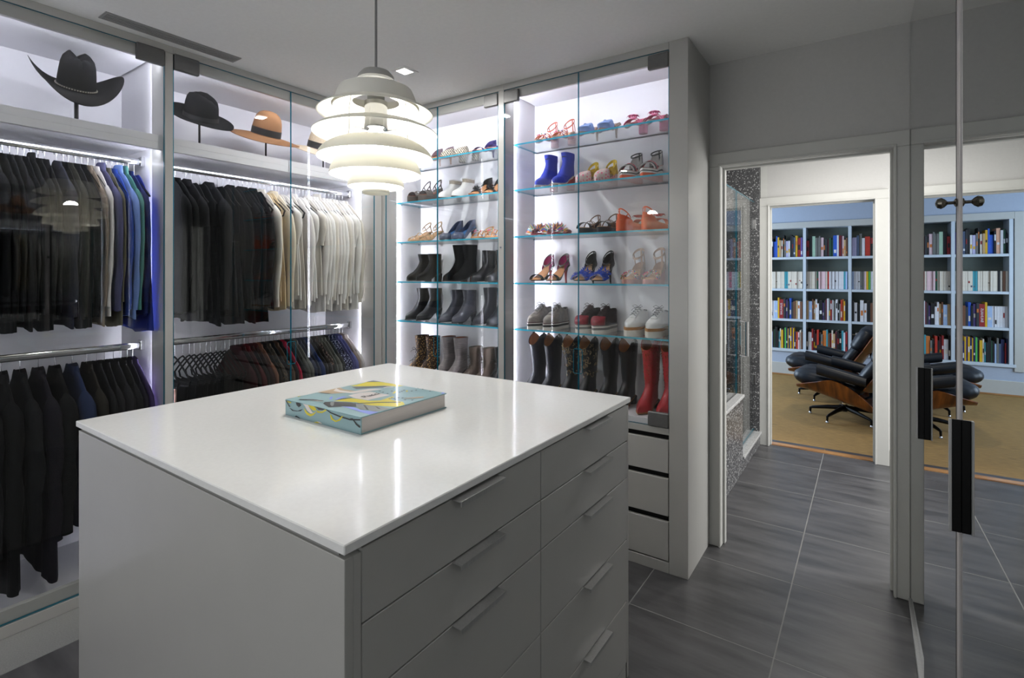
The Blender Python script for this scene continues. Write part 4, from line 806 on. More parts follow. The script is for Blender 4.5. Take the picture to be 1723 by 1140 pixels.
low = [('shirt', '#2a1216', 'dark red'), ('shirt', '#181214', 'black'), ('shirt', '#3c1418', 'maroon'), ('shirt', '#151416', 'jet black'), ('shirt', '#2a1a1a', 'brown-red'), ('shirt', '#6b4a3c', 'rust brown'), ('shirt', '#1c1a18', 'brown-black'), ('shirt', '#7d5c4a', 'brown snake print', SNK), ('shirt', '#17171a', 'black'), ('shirt', '#4c3a30', 'dark brown'), ('shirt', '#141416', 'jet black'), ('shirt', '#a32640', 'raspberry pink'), ('shirt', '#26282a', 'charcoal'), ('shirt', '#4b4d49', 'grey-olive'), ('shirt', '#5a5c58', 'mid grey'), ('shirt', '#2b3043', 'slate blue'), ('shirt', '#272b3a', 'dark slate'), ('shirt', '#22335f', 'deep blue'), ('shirt', '#1d1c1c', 'black'), ('shirt', '#241f1c', 'dark brown'), ('shirt', '#54463e', 'brown floral print', PRT), ('shirt', '#55564f', 'olive grey'), ('shirt', '#5d5e58', 'sage grey'), ('shirt', '#3a3c3c', 'dark grey'), ('shirt', '#1c2140', 'navy polka-dot', DOT), ('shirt', '#262b4c', 'navy polka-dot', DOT), ('shirt', '#4a4c76', 'slate indigo'), ('shirt', '#5a5f90', 'periwinkle'), ('shirt', '#8d7f76', 'taupe'), ('shirt', '#cfcaca', 'white')]
rail(lo2, it2+low, 1.15, 'lower right rail', 2)
# ------------------------------------------------------------------ shoes: toe points to -y, heel to +y, sole on z = 0
LEAB = M('shoe_leather_black', '#0a0a0c', .38, amt=.2, scale=25, spec=.35, bump=.04)
SUEDE = M('shoe_suede_black', '#080809', .95, amt=.2, scale=120, spec=.15)
GREYL = M('shoe_leather_grey', '#3c3c45', .42, amt=.2, scale=25, spec=.35, bump=.04)
DGREY = M('shoe_leather_dark_grey', '#1a1b20', .42, amt=.25, scale=25, spec=.35, bump=.04)
TANL = M('shoe_lining_tan', '#9a6636', .6, amt=.1); NUDE = M('shoe_insole_nude', '#c29a72', .6, amt=.08); DKL = M('shoe_lining_dark', '#17120f', .9, amt=.1)
RUBW = M('shoe_sole_white', '#d9d5cc', .6, amt=.04); RUBK = M('shoe_sole_black', '#101010', .6, amt=.1); RUBG = M('shoe_sole_grey', '#6e6b68', .6, amt=.08)
def mcol(n, c, r=.5, **k): return M('shoe_'+n, c, r, **k)
def spotted(name, c0, c1, c2=None, sc=140):
    if name in _M: return _M[name]
    m = pattern(name, c0, c1, sc); return m
def hwf(L, W, point=.0):
    T = [(0, .62), (.06, .72), (.2, .70), (.42, .66), (.62, .92), (.72, 1.0), (.82, .94-.1*point), (.92, .70-.22*point), (.98, .42-.2*point), (1, .28-.16*point)]
    def f(y):
        s = min(1, max(0, (L/2-y)/L))
        for (a, b), (c, d) in zip(T, T[1:]):
            if s <= c: return W/2*(b+(d-b)*(s-a)/(c-a))
        return W/2*T[-1][1]
    return f
def footz(L, H, p):
    def f(y):
        t = min(1, max(0, (y+.20*L)/(.58*L))); return p+H*t*t*(3-2*t)
    return f
def outline(L, hw, yb, yf, sc=1.0, n=28, pw=.8):
    r = []
    for j in range(n):
        a = 2*pi*j/n; y = (yb+yf)/2+(yb-yf)/2*cos(a); v = sin(a)
        e = abs(v)**pw*(1 if v > 0 else -1)
        r.append((hw(y)*sc*e if True else 0, y))
    return r
def sole_part(t, L, hw, fz, th, mat, flat, name='sole', grow=1.04, extra=None):
    q = MB(); o = outline(L, hw, L/2+.002, -L/2-.003, grow, pw=.55)
    if flat: R = [[(x*.96, y, 0) for x, y in o], [(x, y, .002) for x, y in o], [(x, y, fz(y)) for x, y in o]]
    else: R = [[(x*.97, y, max(0, fz(y)-th)) for x, y in o], [(x, y, fz(y)) for x, y in o]]
    q.loft(R, mat, True, True); return q.build(name, t, smooth=45)
def heel_part(t, L, fz, kind, mat, W):
    q = MB(); yh = L/2-.028; n = 14
    rb, rt = {'stiletto': (.0052, .017), 'block': (.024, .026), 'cone': (.012, .024), 'stack': (.028, .030)}[kind]
    rings = []
    for k in range(6):
        u = k/5; z = u*(fz(yh)-.003); r = rb+(rt-rb)*(u**2.2 if kind == 'stiletto' else u)
        yc = yh+(.006 if kind in ('block', 'cone') else 0)*u - (0.004*sin(pi*u) if kind == 'stiletto' else 0)
        rings.append([(r*abs(cos(a))**.7*(1 if cos(a) > 0 else -1), yc+r*abs(sin(a))**.7*(1 if sin(a) > 0 else -1), z) for a in [2*pi*j/n for j in range(n)]])
    q.loft(rings, mat, True, True); return q.build('heel', t, smooth=45)
def upper(t, L, hw, fz, prof, mat, lining, H, p, name='upper', yref=.25, zramp=(.06, .12), open_top=True, slant=0.0, dip=0.0, folds=0, n=28, pw=.62, rise=0):
    """stacked slices (z, yback, yfront, scale) as fractions of L; one continuous shell"""
    q = MB(); R = []; fr = fz(yref*L)
    for k, (z, yb, yf, sc) in enumerate(prof):
        ring = []; kz = min(1, max(0, (z-zramp[0])/(zramp[1]-zramp[0])))
        for (x, y) in outline(L, hw, yb*L, yf*L, sc, n, pw):
            base = fz(y)*(1-kz)+fr*kz; u = (y-yf*L)/max((yb-yf)*L, 1e-4)
            zz = base+z+slant*(u-.5)*kz
            if rise and k >= len(prof)-3: zz += rise*(k-len(prof)+4)/3*(max(0, 1-1.6*u)**1.5+.45*max(0, 2*u-1)**2)
            if dip and k >= len(prof)-2: zz += dip*((2*u-1)**2-.5)*(1 if k == len(prof)-1 else .5) if dip > 0 else -dip*(.5-(2*u-1)**2)
            if folds: f_ = folds*sin(z*260+4*u)*kz; ring.append((x*(1+f_), y+f_*.02, zz))
            else: ring.append((x, y, zz))
        R.append(ring)
    q.loft(R, mat, True, not open_top)
    if open_top:
        c = [sum(v[i] for v in R[-1])/n for i in range(3)]
        inn = [[(c[0]+(x-c[0])*.9, c[1]+(y-c[1])*.92, z) for x, y, z in R[-1]], [(c[0]+(x-c[0])*.86, c[1]+(y-c[1])*.88, z-.03) for x, y, z in R[-1]]]
        q.loft([R[-1]]+inn[:1], mat); q.loft(inn, lining, False, True)
    return q.build(name, t, smooth=50), R
def strap(t, hw, fz, y, h, wd, mat, name='strap', tilt=0, sc=1.06, th=.0022, tw=0.0, lo=0.0):
    q = MB(); m = 13; R = []
    for k in range(m):
        a = pi*k/(m-1); ca, sa = cos(a), sin(a)
        yy = y+tilt*sa+tw*ca; b = hw(yy)*sc; z0 = fz(yy)+lo
        sec = []
        for dy, dr in ((-wd/2, 0), (wd/2, 0), (wd/2, th), (-wd/2, th)):
            sec.append(((b+dr)*ca, yy+dy, z0+(h+dr)*sa))
        R.append(sec)
    q.loft(R, mat, True, True); return q.build(name, t, smooth=50)
def anklering(t, L, fz, zc, rx, ry, mat, wd=.007, lean=.02, name='ankle_strap', yc=.27, buckle=None):
    q = MB(); R = []; n = 22; y0 = yc*L; lean += .020
    for k in range(n+1):
        a = 2*pi*k/n; R.append([((rx+d)*cos(a), y0+(ry+d)*sin(a), fz(y0)+zc+lean*sin(a)+dz) for d, dz in ((0, -wd/2), (.0022, -wd/2), (.0022, wd/2), (0, wd/2))])
    q.loft(R, mat); o = q.build(name, t, smooth=50)
    q = MB()
    for sx in (1, -1): q.tube([(sx*(rx+.001), y0+.006, fz(y0)+zc), (sx*(rx-.001), y0+.020, fz(y0)+zc*.5), (sx*(rx-.004), y0+.030, fz(y0+.03)+.002)], wd*.45, mat, 6, flat=.35, up=(0, 1, 0))
    q.tube([(0, y0+ry+.001, fz(y0)+zc+lean), (0, y0+ry+.008, fz(y0)+zc*.6), (0, L/2-.006, fz(L/2)+.002)], wd*.45, mat, 6, flat=.35, up=(1, 0, 0))
    q.build('ankle_stay', t)
    if buckle:
        q = MB(); q.tube([(rx+.002, y0-.008, fz(y0)+zc-.008), (rx+.002, y0+.008, fz(y0)+zc-.008), (rx+.002, y0+.008, fz(y0)+zc+.008), (rx+.002, y0-.008, fz(y0)+zc+.008), (rx+.002, y0-.008, fz(y0)+zc-.008)], .0014, buckle, 5); q.build('buckle', t)
    return o
def counter(t, L, hw, fz, h, y0, mat, name='heel_counter', grow=1.03):
    """cup around the heel from y0*L backwards"""
    q = MB(); R = []; n = 15
    for k in range(n):
        a = -pi/2+pi*k/(n-1); yb = L/2; yc = y0*L; y = yc+(yb-yc)*cos(a); b = hw(max(y, yc))*grow
        x = b*sin(a) if abs(sin(a)) < .99 else b*(1 if a > 0 else -1); hh = h*(.25+.75*max(0, cos(a))**.8)
        R.append([(x, y, fz(y)), (x*.97, y-.002, fz(y)+hh), (x*.92, y-.005, fz(y)+hh), (x*.94, y-.004, fz(y))])
    q.loft(R, mat, True, True); return q.build(name, t, smooth=50)
def laces(t, pts, w, mat, bow=True):
    """pts: list of (y, z) up the tongue; crossed laces of half width w"""
    q = MB()
    for (y, z), (y2, z2) in zip(pts, pts[1:]):
        q.tube([(-w, y, z), (0, (y+y2)/2, (z+z2)/2+.004), (w, y2, z2)], .0019, mat, 5); q.tube([(w, y, z), (0, (y+y2)/2, (z+z2)/2+.004), (-w, y2, z2)], .0019, mat, 5)
    y, z = pts[-1]
    if bow:
        for s in (1, -1):
            q.tube([(0, y, z+.002), (s*.018, y-.006, z+.014), (s*.032, y-.014, z+.006), (s*.014, y-.012, z-.004), (0, y, z+.002)], .0017, mat, 5)
            q.tube([(0, y, z+.002), (s*.02, y-.02, z-.006), (s*.03, y-.03, z-.02)], .0015, mat, 5)
    return q.build('laces', t)
PROT = {}
def shoe(kind, name, cat, **k):
    """build one shoe, returns its Empty"""
    t = bpy.data.objects.new(name, None); C.objects.link(t); t.empty_display_size = .03
    L = k.get('L', .245); W = k.get('W', .088); H = k.get('H', 0); p = k.get('p', .012); pt = k.get('point', 0)
    hw = hwf(L, W, pt); fz = footz(L, H, p); mat = k['mat']; lin_ = k.get('lining', NUDE); smat = k.get('sole', RUBK); hm = k.get('heelmat', smat)
    if kind in ('bootie', 'tallboot'):
        top = k.get('top', .15); sh = k.get('shaft', .30)
        prof = [(0, .49, -.49, 1.0), (.018, .50, -.49, 1.03), (.032, .50, -.44, .98), (.045, .495, -.34, .92), (.06, .49, -.20, .87), (.075, .485, -.06, .85), (.09, .48, .02, .86), (.105, .475, .05, .90)]
        for i in range(1, 7):
            u = i/6; z = .105+(top-.105)*u; w2 = .90+k.get('flare', .15)*u; prof.append((z, .475+.02*u*k.get('flare', .15)*3, .05-(sh-.2)*u*.5, w2*1.12))
        upper(t, L, hw, fz, prof, mat, lin_, H, p, folds=k.get('folds', 0), slant=k.get('slant', 0), dip=k.get('dip', 0))
        sole_part(t, L, hw, fz, .008, smat, k.get('wedge', False) or H < .02, grow=1.06)
        if H >= .02 and not k.get('wedge'): heel_part(t, L, fz, k.get('heel', 'block'), hm, W)
        if k.get('gore'):
            q = MB(); z0 = fz(.25*L)
            for s in (1, -1): q.box((s*.031, .10*L, z0+.06), (s*.0375, .32*L, z0+top-.012), k['gore'], .002)
            q.build('elastic_gore', t)['label'] = 'elastic side panels'; 
        if k.get('lace'):
            z0 = fz(.1*L); laces(t, [(-.20*L-.004, z0+.062), (-.09*L, z0+.078), (.0*L, z0+.098), (.03*L-.004, z0+.125), (.02*L-.006, z0+min(.15, top-.01))], .016, k['lace'])
    elif kind == 'cowboy':
        top = k.get('top', .34)
        prof = [(0, .49, -.52, .95), (.018, .50, -.53, .98), (.030, .50, -.47, .95), (.045, .495, -.36, .90), (.062, .49, -.22, .87), (.08, .485, -.08, .88), (.10, .485, .0, .92)]
        for i in range(1, 9):
            u = i/8; prof.append((.10+(top-.10)*u, .485+.07*u, .0-.12*u, 1.02+.33*u))
        o, R = upper(t, L, hw, fz, prof, mat, k.get('lining', TANL), H, p, dip=0, folds=k.get('folds', .01), n=40, pw=.75, open_top=False) if False else (None, None)
        q = MB(); n = 40; RR = []; fr = fz(.25*L)
        for kk, (z, yb, yf, sc) in enumerate(prof):
            ring = []; kz = min(1, max(0, (z-.06)/.06)); ut = max(0, (z-.10)/(top-.10))
            for (x, y) in outline(L, hw, yb*L, yf*L, sc, n, .75):
                u = (y-yf*L)/((yb-yf)*L); base = fz(y)*(1-kz)+fr*kz
                zz = base+z
                # scalloped top: pulled down in a V at front and back, high on the sides
                if ut > .55: zz -= .068*((ut-.55)/.45)*(abs(2*u-1)**2.2)
                f_ = .012*sin(z*120+5*u)*(1-ut)*kz
                ring.append((x*(1+f_), y, zz))
            RR.append(ring)
        q.loft(RR, mat, True, False)
        c = [sum(v[i] for v in RR[-1])/n for i in range(3)]
        i1 = [(c[0]+(x-c[0])*.93, c[1]+(y-c[1])*.94, z) for x, y, z in RR[-1]]; i2 = [(c[0]+(x-c[0])*.86, c[1]+(y-c[1])*.88, z) for x, y, z in RR[-4]]
        q.loft([RR[-1], i1], mat); q.loft([i1, i2], k.get('lining', TANL), False, True)
        q.build('shaft_and_foot', t, smooth=55)
        sole_part(t, L, hw, fz, .007, k.get('sole', TANL), False, grow=1.05); heel_part(t, L, fz, 'stack', RUBK, W)
        q = MB()
        for s in (1, -1):
            yc = (prof[-1][1]+prof[-1][2])/2*L; x = s*hw(yc)*prof[-1][3]*1.0
            q.box((x-.002, yc-.011, fr+top-.075), (x+.002, yc+.011, fr+top+.006), mat, .001)
        q.build('pull_strap', t)
        if k.get('emb'):
            q = MB(); rr = random.Random(5)
            for s in (1, -1):
                for i in range(k.get('nemb', 26)):
                    u = rr.uniform(.12, .88); kk = rr.randint(6, len(RR)-2); j = rr.randrange(n); P = Vector(RR[kk][j]); P2 = Vector(RR[kk+1][j]); P = P.lerp(P2, rr.random())
                    d = Vector((P.x, P.y-c[1], 0)); d.normalize(); d2 = Vector((-d.y, d.x, 0)); a0 = rr.uniform(0, 6.3); rad = rr.uniform(.004, .011) if not k.get('studs') else .0022
                    pts = [tuple(P+d*.0015+d2*(rad*cos(a0+w_*1.1))+Vector((0, 0, rad*sin(a0+w_*1.1)))) for w_ in range(5)]
                    if k.get('studs'): q.lathe([(.0001, -.003), (.0038, 0), (.0001, .003)], k['emb'], 6, tuple(P+d*.001))
                    else: q.tube(pts, .0013, k['emb'], 4)
            q.build('stitched_pattern' if not k.get('studs') else 'studs', t)['kind'] = 'stuff'
    elif kind == 'oxford':
        prof = [(0, .49, -.49, 1.0), (.015, .50, -.495, 1.03), (.028, .50, -.45, 1.0), (.038, .495, -.37, .95), (.048, .49, -.26, .90), (.058, .487, -.15, .86), (.066, .484, -.05, .83), (.073, .48, .02, .80), (.079, .475, .06, .77)]
        upper(t, L, hw, fz, prof, mat, lin_, H, p, slant=-.0, zramp=(.2, .3), rise=.024)
        q = MB(); o = outline(L, hw, L/2+.003, -L/2-.004, 1.08, pw=.55)
        lay = k['layers']; z = 0
        for zt, lm in lay:
            q.loft([[(x*(1 if z else .97), y, z) for x, y in o], [(x, y, zt) for x, y in o]], lm, True, True); z = zt
        q.build('platform_sole', t, smooth=45)
        q = MB(); 
        rings = []
        for i in range(7):
            u = i/6; y = (-.26+.40*u)*L; z = p+.056+.052*u; rings.append([(wx*(1-.1*u), y, z-.006*abs(wx)/.02) for wx in (-.019, -.01, 0, .01, .019)]+[(wx*(1-.1*u), y+.004, z-.006) for wx in (.019, -.019)])
        q.loft(rings, k.get('tongue', mat), True, True); q.build('tongue', t, smooth=50)
        laces(t, [(-.22*L, p+.064), (-.14*L, p+.074), (-.06*L, p+.084), (.02*L, p+.096), (.08*L, p+.108)], .017, k['lace'])
        if k.get('toecap'):
            upper(t, L, hw, fz, [(.001, -.22, -.492, 1.02), (.015, -.22, -.499, 1.05), (.029, -.22, -.455, 1.03), (.040, -.225, -.375, .97), (.049, -.23, -.27, .9), (.051, -.24, -.26, .6)], k['toecap'], lin_, H, p, 'toe_cap', open_top=False, zramp=(.2, .3))
    else:   # pump, mule, sandal, wedge: a footbed with sole, heel, straps
        flat = k.get('wedge', False) or H < .015
        sole_part(t, L, hw, fz, .006, smat, flat)
        q = MB(); o = outline(L, hw, L/2-.003, -L/2+.004, .97, pw=.6); q.loft([[(x, y, fz(y)) for x, y in o], [(x*.98, y, fz(y)+.0035) for x, y in o]], lin_, True, True); q.build('insole', t, smooth=45)
        if not flat: heel_part(t, L, fz, k.get('heel', 'stiletto'), hm, W)
        if k.get('band'):
            for (bz0, bz1, bm) in k['band']:
                q = MB(); o = outline(L, hw, L/2+.003, -L/2-.004, 1.055, pw=.55)
                q.loft([[(x, y, fz(y)*bz0) for x, y in o], [(x, y, fz(y)*bz1) for x, y in o]], bm); q.build('sole_stripe', t, smooth=45)
        if kind == 'pump':
            upper(t, L, hw, fz, [(0, -.06, -.49, 1.02), (.018, -.08, -.49, 1.03), (.030, -.10, -.44, .97), (.040, -.13, -.34, .82), (.043, -.16, -.28, .5)], mat, lin_, H, p, 'vamp', open_top=False, zramp=(.2, .3))
            counter(t, L, hw, fz, k.get('counter', .052), -.12, mat, 'quarter')
        if kind == 'mule':
            upper(t, L, hw, fz, [(0, .06, k.get('toe', -.49), 1.03), (.02, .05, k.get('toe', -.49), 1.06), (.036, .03, -.40, 1.0), (.052, .0, -.28, .9), (.062, -.04, -.18, .7), (.064, -.08, -.14, .4)], mat, lin_, H, p, 'vamp', open_top=False, zramp=(.2, .3))
        for s in k.get('straps', []):
            y, h, wd = s[:3]; strap(t, hw, fz, y*L, h, wd, s[3] if len(s) > 3 else mat, tilt=s[4] if len(s) > 4 else 0, tw=s[5] if len(s) > 5 else 0)
        if k.get('ankle'):
            zc, lean, am = k['ankle'][:3]; anklering(t, L, fz, zc, .031, .036, am, lean=lean, buckle=k.get('buckle'), wd=k['ankle'][3] if len(k['ankle']) > 3 else .007)
        if k.get('counter2'): counter(t, L, hw, fz, k['counter2'][0], .14, k['counter2'][1])
        if k.get('ornament'):
            orn = k['ornament']; q = MB(); rr = random.Random(3); om = orn[1]; y0 = -.18*L
            if orn[0] == 'fringe':
                for i in range(190):
                    a = rr.uniform(-.1, pi+.1); yy = rr.uniform(-.34, .06)*L; b = hw(yy)*1.05; z = fz(yy); h = .035
                    P = Vector((b*cos(a), yy, z+h*max(0, sin(a)))); d = Vector((cos(a), rr.uniform(-.6, .6), max(.1, sin(a)))).normalized()*rr.uniform(.022, .040)*(orn[2] if len(orn) > 2 else 1)
                    q.tube([tuple(P), tuple(P+d*.6), tuple(P+d)], [.003, .0026, .0012], om[i % len(om)], 4)
            elif orn[0] == 'beads':
                for i in range(orn[2] if len(orn) > 2 else 26):
                    a = pi*rr.random(); yy = rr.choice(orn[3] if len(orn) > 3 else (-.26, -.20))*L; b = hw(yy)*1.07; h = orn[4] if len(orn) > 4 else .035
                    q.lathe([(.0003, -.005), (.005, 0), (.0003, .005)], om[i % len(om)], 7, (b*cos(a), yy+rr.uniform(-.006, .006), fz(yy)+(h+.003)*sin(a)))
            elif orn[0] == 'bow':
                for s in (1, -1):
                    q.loft([[(s*(.006+.034*u)*1.0, y0+.030*(.25+.9*u)*cos(a), fz(y0)+.052-.018*u*u+.014*(.4+.8*u)*sin(a)) for a in [2*pi*j/12 for j in range(12)]] for u in (0, .25, .5, .75, 1)], om[0], True, True)
                q.loft([[(.011*cos(a), y0+r_, fz(y0)+.052+.014*sin(a)) for a in [2*pi*j/10 for j in range(10)]] for r_ in (-.014, -.007, .007, .014)], om[0], True, True)
            elif orn[0] == 'pom':
                for i in range(70):
                    th_ = rr.uniform(0, 2*pi); ph_ = rr.uniform(-.2, 1); d = Vector((cos(th_)*math.sqrt(max(0, 1-ph_*ph_)), sin(th_)*math.sqrt(max(0, 1-ph_*ph_)), ph_)); P = Vector((0, y0, fz(y0)+.038))
                    q.tube([tuple(P+d*.008), tuple(P+d*rr.uniform(.022, .034))], [.004, .0015], om[i % len(om)], 4)
            elif orn[0] == 'flower':
                for i in range(9):
                    a = 2*pi*i/9; P = Vector((.012*cos(a), y0+.012*sin(a), fz(y0)+.05)); q.loft([[tuple(P+Vector((cos(a)*(.004+.022*u), sin(a)*(.004+.022*u), .012*sin(pi*u)))+Vector((-sin(a), cos(a), 0))*w_*.010*sin(pi*min(1, u+.12))) for w_ in (-1, 0, 1)]+[tuple(P+Vector((cos(a)*(.004+.022*u), sin(a)*(.004+.022*u), .012*sin(pi*u)-.002)))] for u in (0, .3, .6, .85, 1)], om[i % len(om)], True, True)
            o = q.build({'fringe': 'fringe', 'beads': 'beads', 'bow': 'bow', 'pom': 'fur_pompom', 'flower': 'flower'}[orn[0]], t, smooth=50)
            if orn[0] in ('fringe', 'beads', 'pom', 'flower'): o['kind'] = 'stuff'
    return t
def dup(o):
    c = o.copy(); C.objects.link(c)
    for ch in list(o.children):
        d = ch.copy(); C.objects.link(d); d.parent = c
    return c
SHOES = []
def pair(x, z, desc, where, kind, name='shoe', dx=.112, y=2.895, rz=(0, 0), dy=0, sw=0, **k):
    a = shoe(kind, name, 'shoe', **k); b = dup(a)
    a.location = (x-dx/2, y, z+.0006); b.location = (x+dx/2, y+dy, z+.0006); a.rotation_euler = (0, 0, radians(rz[0]+(-4))); b.rotation_euler = (0, 0, radians(rz[1]-4))
    for o, s in ((a, 'left-hand'), (b, 'right-hand')): tag(o, '%s %s %s, %s' % (s, desc, name.replace('_', ' '), where), 'shoe', 'pairs of shoes in the '+where)
Z1, Z2, Z3, Z4, Z5 = SHEL; ZB = .78
LS = ['left cabinet '+k for k in ('top shelf', 'second shelf', 'third shelf', 'fourth shelf', 'fifth shelf', 'bottom board')]
RS = [k.replace('left', 'right') for k in LS]
GOLD = M('gold_buckle', '#b59a5a', .25, 1, amt=.05)
# --- left cabinet
pair(-2.685, Z1, 'tan and mauve open heel', LS[0], 'sandal', 'sandal', mat=mcol('mauve', '#77636b'), lining=mcol('tan_insole', '#b98457', .5), sole=mcol('tan_sole', '#a8764a'), H=.07, heel='stiletto', straps=[(-.2, .034, .03)], counter2=(.06, mcol('mauve', '#77636b')))
ZEB = mcol('zebra_base', '#c9c2b4'); 
def mk_zebra():
    m = pattern('zebra_print', '#151311', '#cfc6b4', 10); nt = m.node_tree; N = nt.nodes; L = nt.links
    wv = N.new('ShaderNodeTexWave'); wv.inputs['Scale'].default_value = 26; wv.inputs['Distortion'].default_value = 5; wv.inputs['Detail Scale'].default_value = 6; wv.bands_direction = 'DIAGONAL'
    tc = N.new('ShaderNodeTexCoord'); L.new(tc.outputs['Object'], wv.inputs['Vector'])
    g = N.new('ShaderNodeMath'); g.operation = 'GREATER_THAN'; g.inputs[1].default_value = .45; L.new(wv.outputs['Fac'], g.inputs[0])
    mx = [n for n in N if n.type == 'MIX'][0]; L.new(g.outputs[0], mx.inputs[0]); return m
ZEBRA = mk_zebra()
pair(-2.455, Z1, 'zebra-print block-heel', LS[0], 'mule', 'mule', mat=ZEBRA, lining=NUDE, sole=mcol('wood_sole', '#9a7450'), H=.06, heel='block', heelmat=ZEBRA, dx=.125)
PUR = mcol('purple_suede', '#2b2160', .8)
pair(-2.165, Z1, 'violet-blue slim', LS[0], 'sandal', 'sandal', mat=PUR, sole=PUR, lining=mcol('tan_insole', '#b98457', .5), H=.065, heel='stiletto', straps=[(-.26, .03, .022)], counter2=(.055, PUR), dx=.12)
BRN = mcol('brown_leather', '#4a4038', .45, amt=.15)
pair(-2.80, Z2, 'dark brown platform slingback', LS[1], 'sandal', 'platform_shoe', mat=BRN, sole=BRN, lining=mcol('rust_insole', '#7a4226', .6), H=.05, p=.045, wedge=True, straps=[(-.24, .036, .05), (-.1, .044, .02)], ankle=(.045, .03, mcol('brown_leather', '#4a4038', .45), .012), dx=.115, counter2=(.03, BRN))
WHL = mcol('white_leather', '#c9c8c6', .45, amt=.04)
pair(-2.485, Z2, 'pale white cut-out', LS[1], 'bootie', 'bootie', mat=WHL, sole=RUBK, H=.03, heel='cone', heelmat=RUBK, top=.115, lining=mcol('grey_insole', '#8f8578', .6), dx=.125, L=.235)
FUR = mcol('black_fur', '#121212', .95, amt=.3)
pair(-2.20, Z2, 'black fluffy', LS[1], 'sandal', 'sandal', mat=FUR, sole=mcol('rust_insole', '#7a4226', .6), lining=mcol('tan_insole', '#b98457', .5), H=.09, heel='stiletto', straps=[(-.2, .03, .03)], ornament=('pom', [FUR, FUR, FUR, LEAB]), counter2=(.055, FUR), dx=.12)
BEI = mcol('beige_snake', '#a9906e', .5, amt=.3, scale=120)
pair(-2.796, Z3, 'beige strappy heeled', LS[2], 'sandal', 'sandal', mat=BEI, sole=BEI, lining=NUDE, H=.075, heel='stiletto', straps=[(-.34, .024, .011), (-.24, .032, .012, BEI, 0, .015), (-.14, .040, .012, BEI, 0, -.015), (-.02, .046, .011)], ankle=(.045, .015, BEI, .009), dx=.115)
NAV = mcol('navy_snake', '#3a4258', .35, amt=.35, scale=140)
pair(-2.474, Z3, 'navy snakeskin court', LS[2], 'pump', 'pump', mat=NAV, sole=NAV, lining=mcol('blue_insole', '#2f5f93', .5), H=.088, heel='stiletto', counter=.062, dx=.118)
MULTI = [mcol('bead_red', '#c32a3c', .3), mcol('bead_yellow', '#dcae22', .3), mcol('bead_blue', '#2f6fc4', .3), mcol('bead_white', '#e3ddd2', .3), mcol('bead_green', '#2f9a62', .3), mcol('bead_pink', '#d94f8e', .3), mcol('bead_black', '#141414', .3), mcol('bead_orange', '#d8702a', .3)]
pair(-2.18, Z3, 'tan flat pom-pom', LS[2], 'sandal', 'sandal', mat=mcol('tan_strap', '#b07c46', .5), lining=NUDE, sole=mcol('tan_sole', '#a8764a'), H=.005, straps=[(-.26, .03, .012), (-.05, .048, .012), (.1, .05, .01)], ornament=('beads', MULTI, 30, (-.26, -.05, .1), .046), ankle=(.06, .0, mcol('tan_strap', '#b07c46', .5)), dx=.12)
pair(-2.815, Z4, 'black suede ankle', LS[3], 'bootie', 'boot', mat=SUEDE, sole=RUBK, lining=DKL, H=.05, heel='block', heelmat=SUEDE, top=.155, flare=.10, dx=.105)
pair(-2.455, Z4, 'tall black velvet ankle', LS[3], 'bootie', 'boot', mat=mcol('black_velvet', '#050404', .95, spec=.1), sole=RUBK, lining=mcol('rust_insole', '#7a4226', .6), H=.06, heel='block', heelmat=mcol('burnt_heel', '#5a2a18', .5), top=.205, flare=.25, dx=.09, shaft=.36)
pair(-2.175, Z4, 'black leather elastic-sided', LS[3], 'bootie', 'boot', mat=LEAB, sole=RUBK, lining=DKL, H=.03, heel='stack', top=.185, flare=.02, gore=mcol('elastic_black', '#0b0b0b', .95), dx=.12)
pair(-2.82, Z5, 'black leather high-heeled ankle', LS[4], 'bootie', 'boot', mat=LEAB, sole=RUBK, lining=DKL, H=.075, heel='cone', heelmat=LEAB, top=.165, flare=.18, dx=.118, L=.25)
pair(-2.474, Z5, 'slate grey leather ankle', LS[4], 'bootie', 'boot', mat=GREYL, sole=RUBK, lining=DKL, H=.065, heel='cone', heelmat=DGREY, top=.165, flare=.12, folds=.03, dx=.118)
pair(-2.165, Z5, 'charcoal creased leather ankle', LS[4], 'bootie', 'boot', mat=DGREY, sole=RUBK, lining=DKL, H=.055, heel='block', heelmat=DGREY, top=.195, flare=.05, folds=.03, dx=.12)
LEO = spotted('leopard_print', '#3a2a1c', '#b08a55', sc=70); 
pair(-2.795, ZB, 'leopard-print lace-up', LS[5], 'tallboot', 'boot', y=2.85, mat=LEO, sole=RUBK, lining=DKL, H=.05, heel='block', top=.235, flare=.16, lace=mcol('lace_black', '#0d0d0d', .8), dx=.115)
RUC = mcol('ruched_grey', '#7d7574', .55, amt=.22, scale=14, stretch=(1, 1, 9), bump=.8)
pair(-2.519, ZB, 'pale grey ruched', LS[5], 'tallboot', 'boot', y=2.85, mat=RUC, sole=RUBK, lining=mcol('rust_insole', '#7a4226', .6), H=.05, heel='block', top=.245, flare=.22, folds=.035, dx=.118)
TAU = mcol('taupe_nubuck', '#54483f', .85, amt=.12)
pair(-2.259, ZB, 'taupe lace-up combat', LS[5], 'tallboot', 'boot', y=2.85, mat=TAU, sole=RUBK, lining=TAU, H=.02, heel='stack', top=.215, flare=.2, lace=mcol('lace_taupe', '#3a322c', .8), dx=.118)
pair(-2.035, ZB, 'black leather lace-up combat', LS[5], 'tallboot', 'boot', y=2.85, mat=LEAB, sole=RUBK, lining=DKL, H=.025, heel='stack', top=.225, flare=.1, lace=mcol('lace_black', '#0d0d0d', .8), dx=.11)
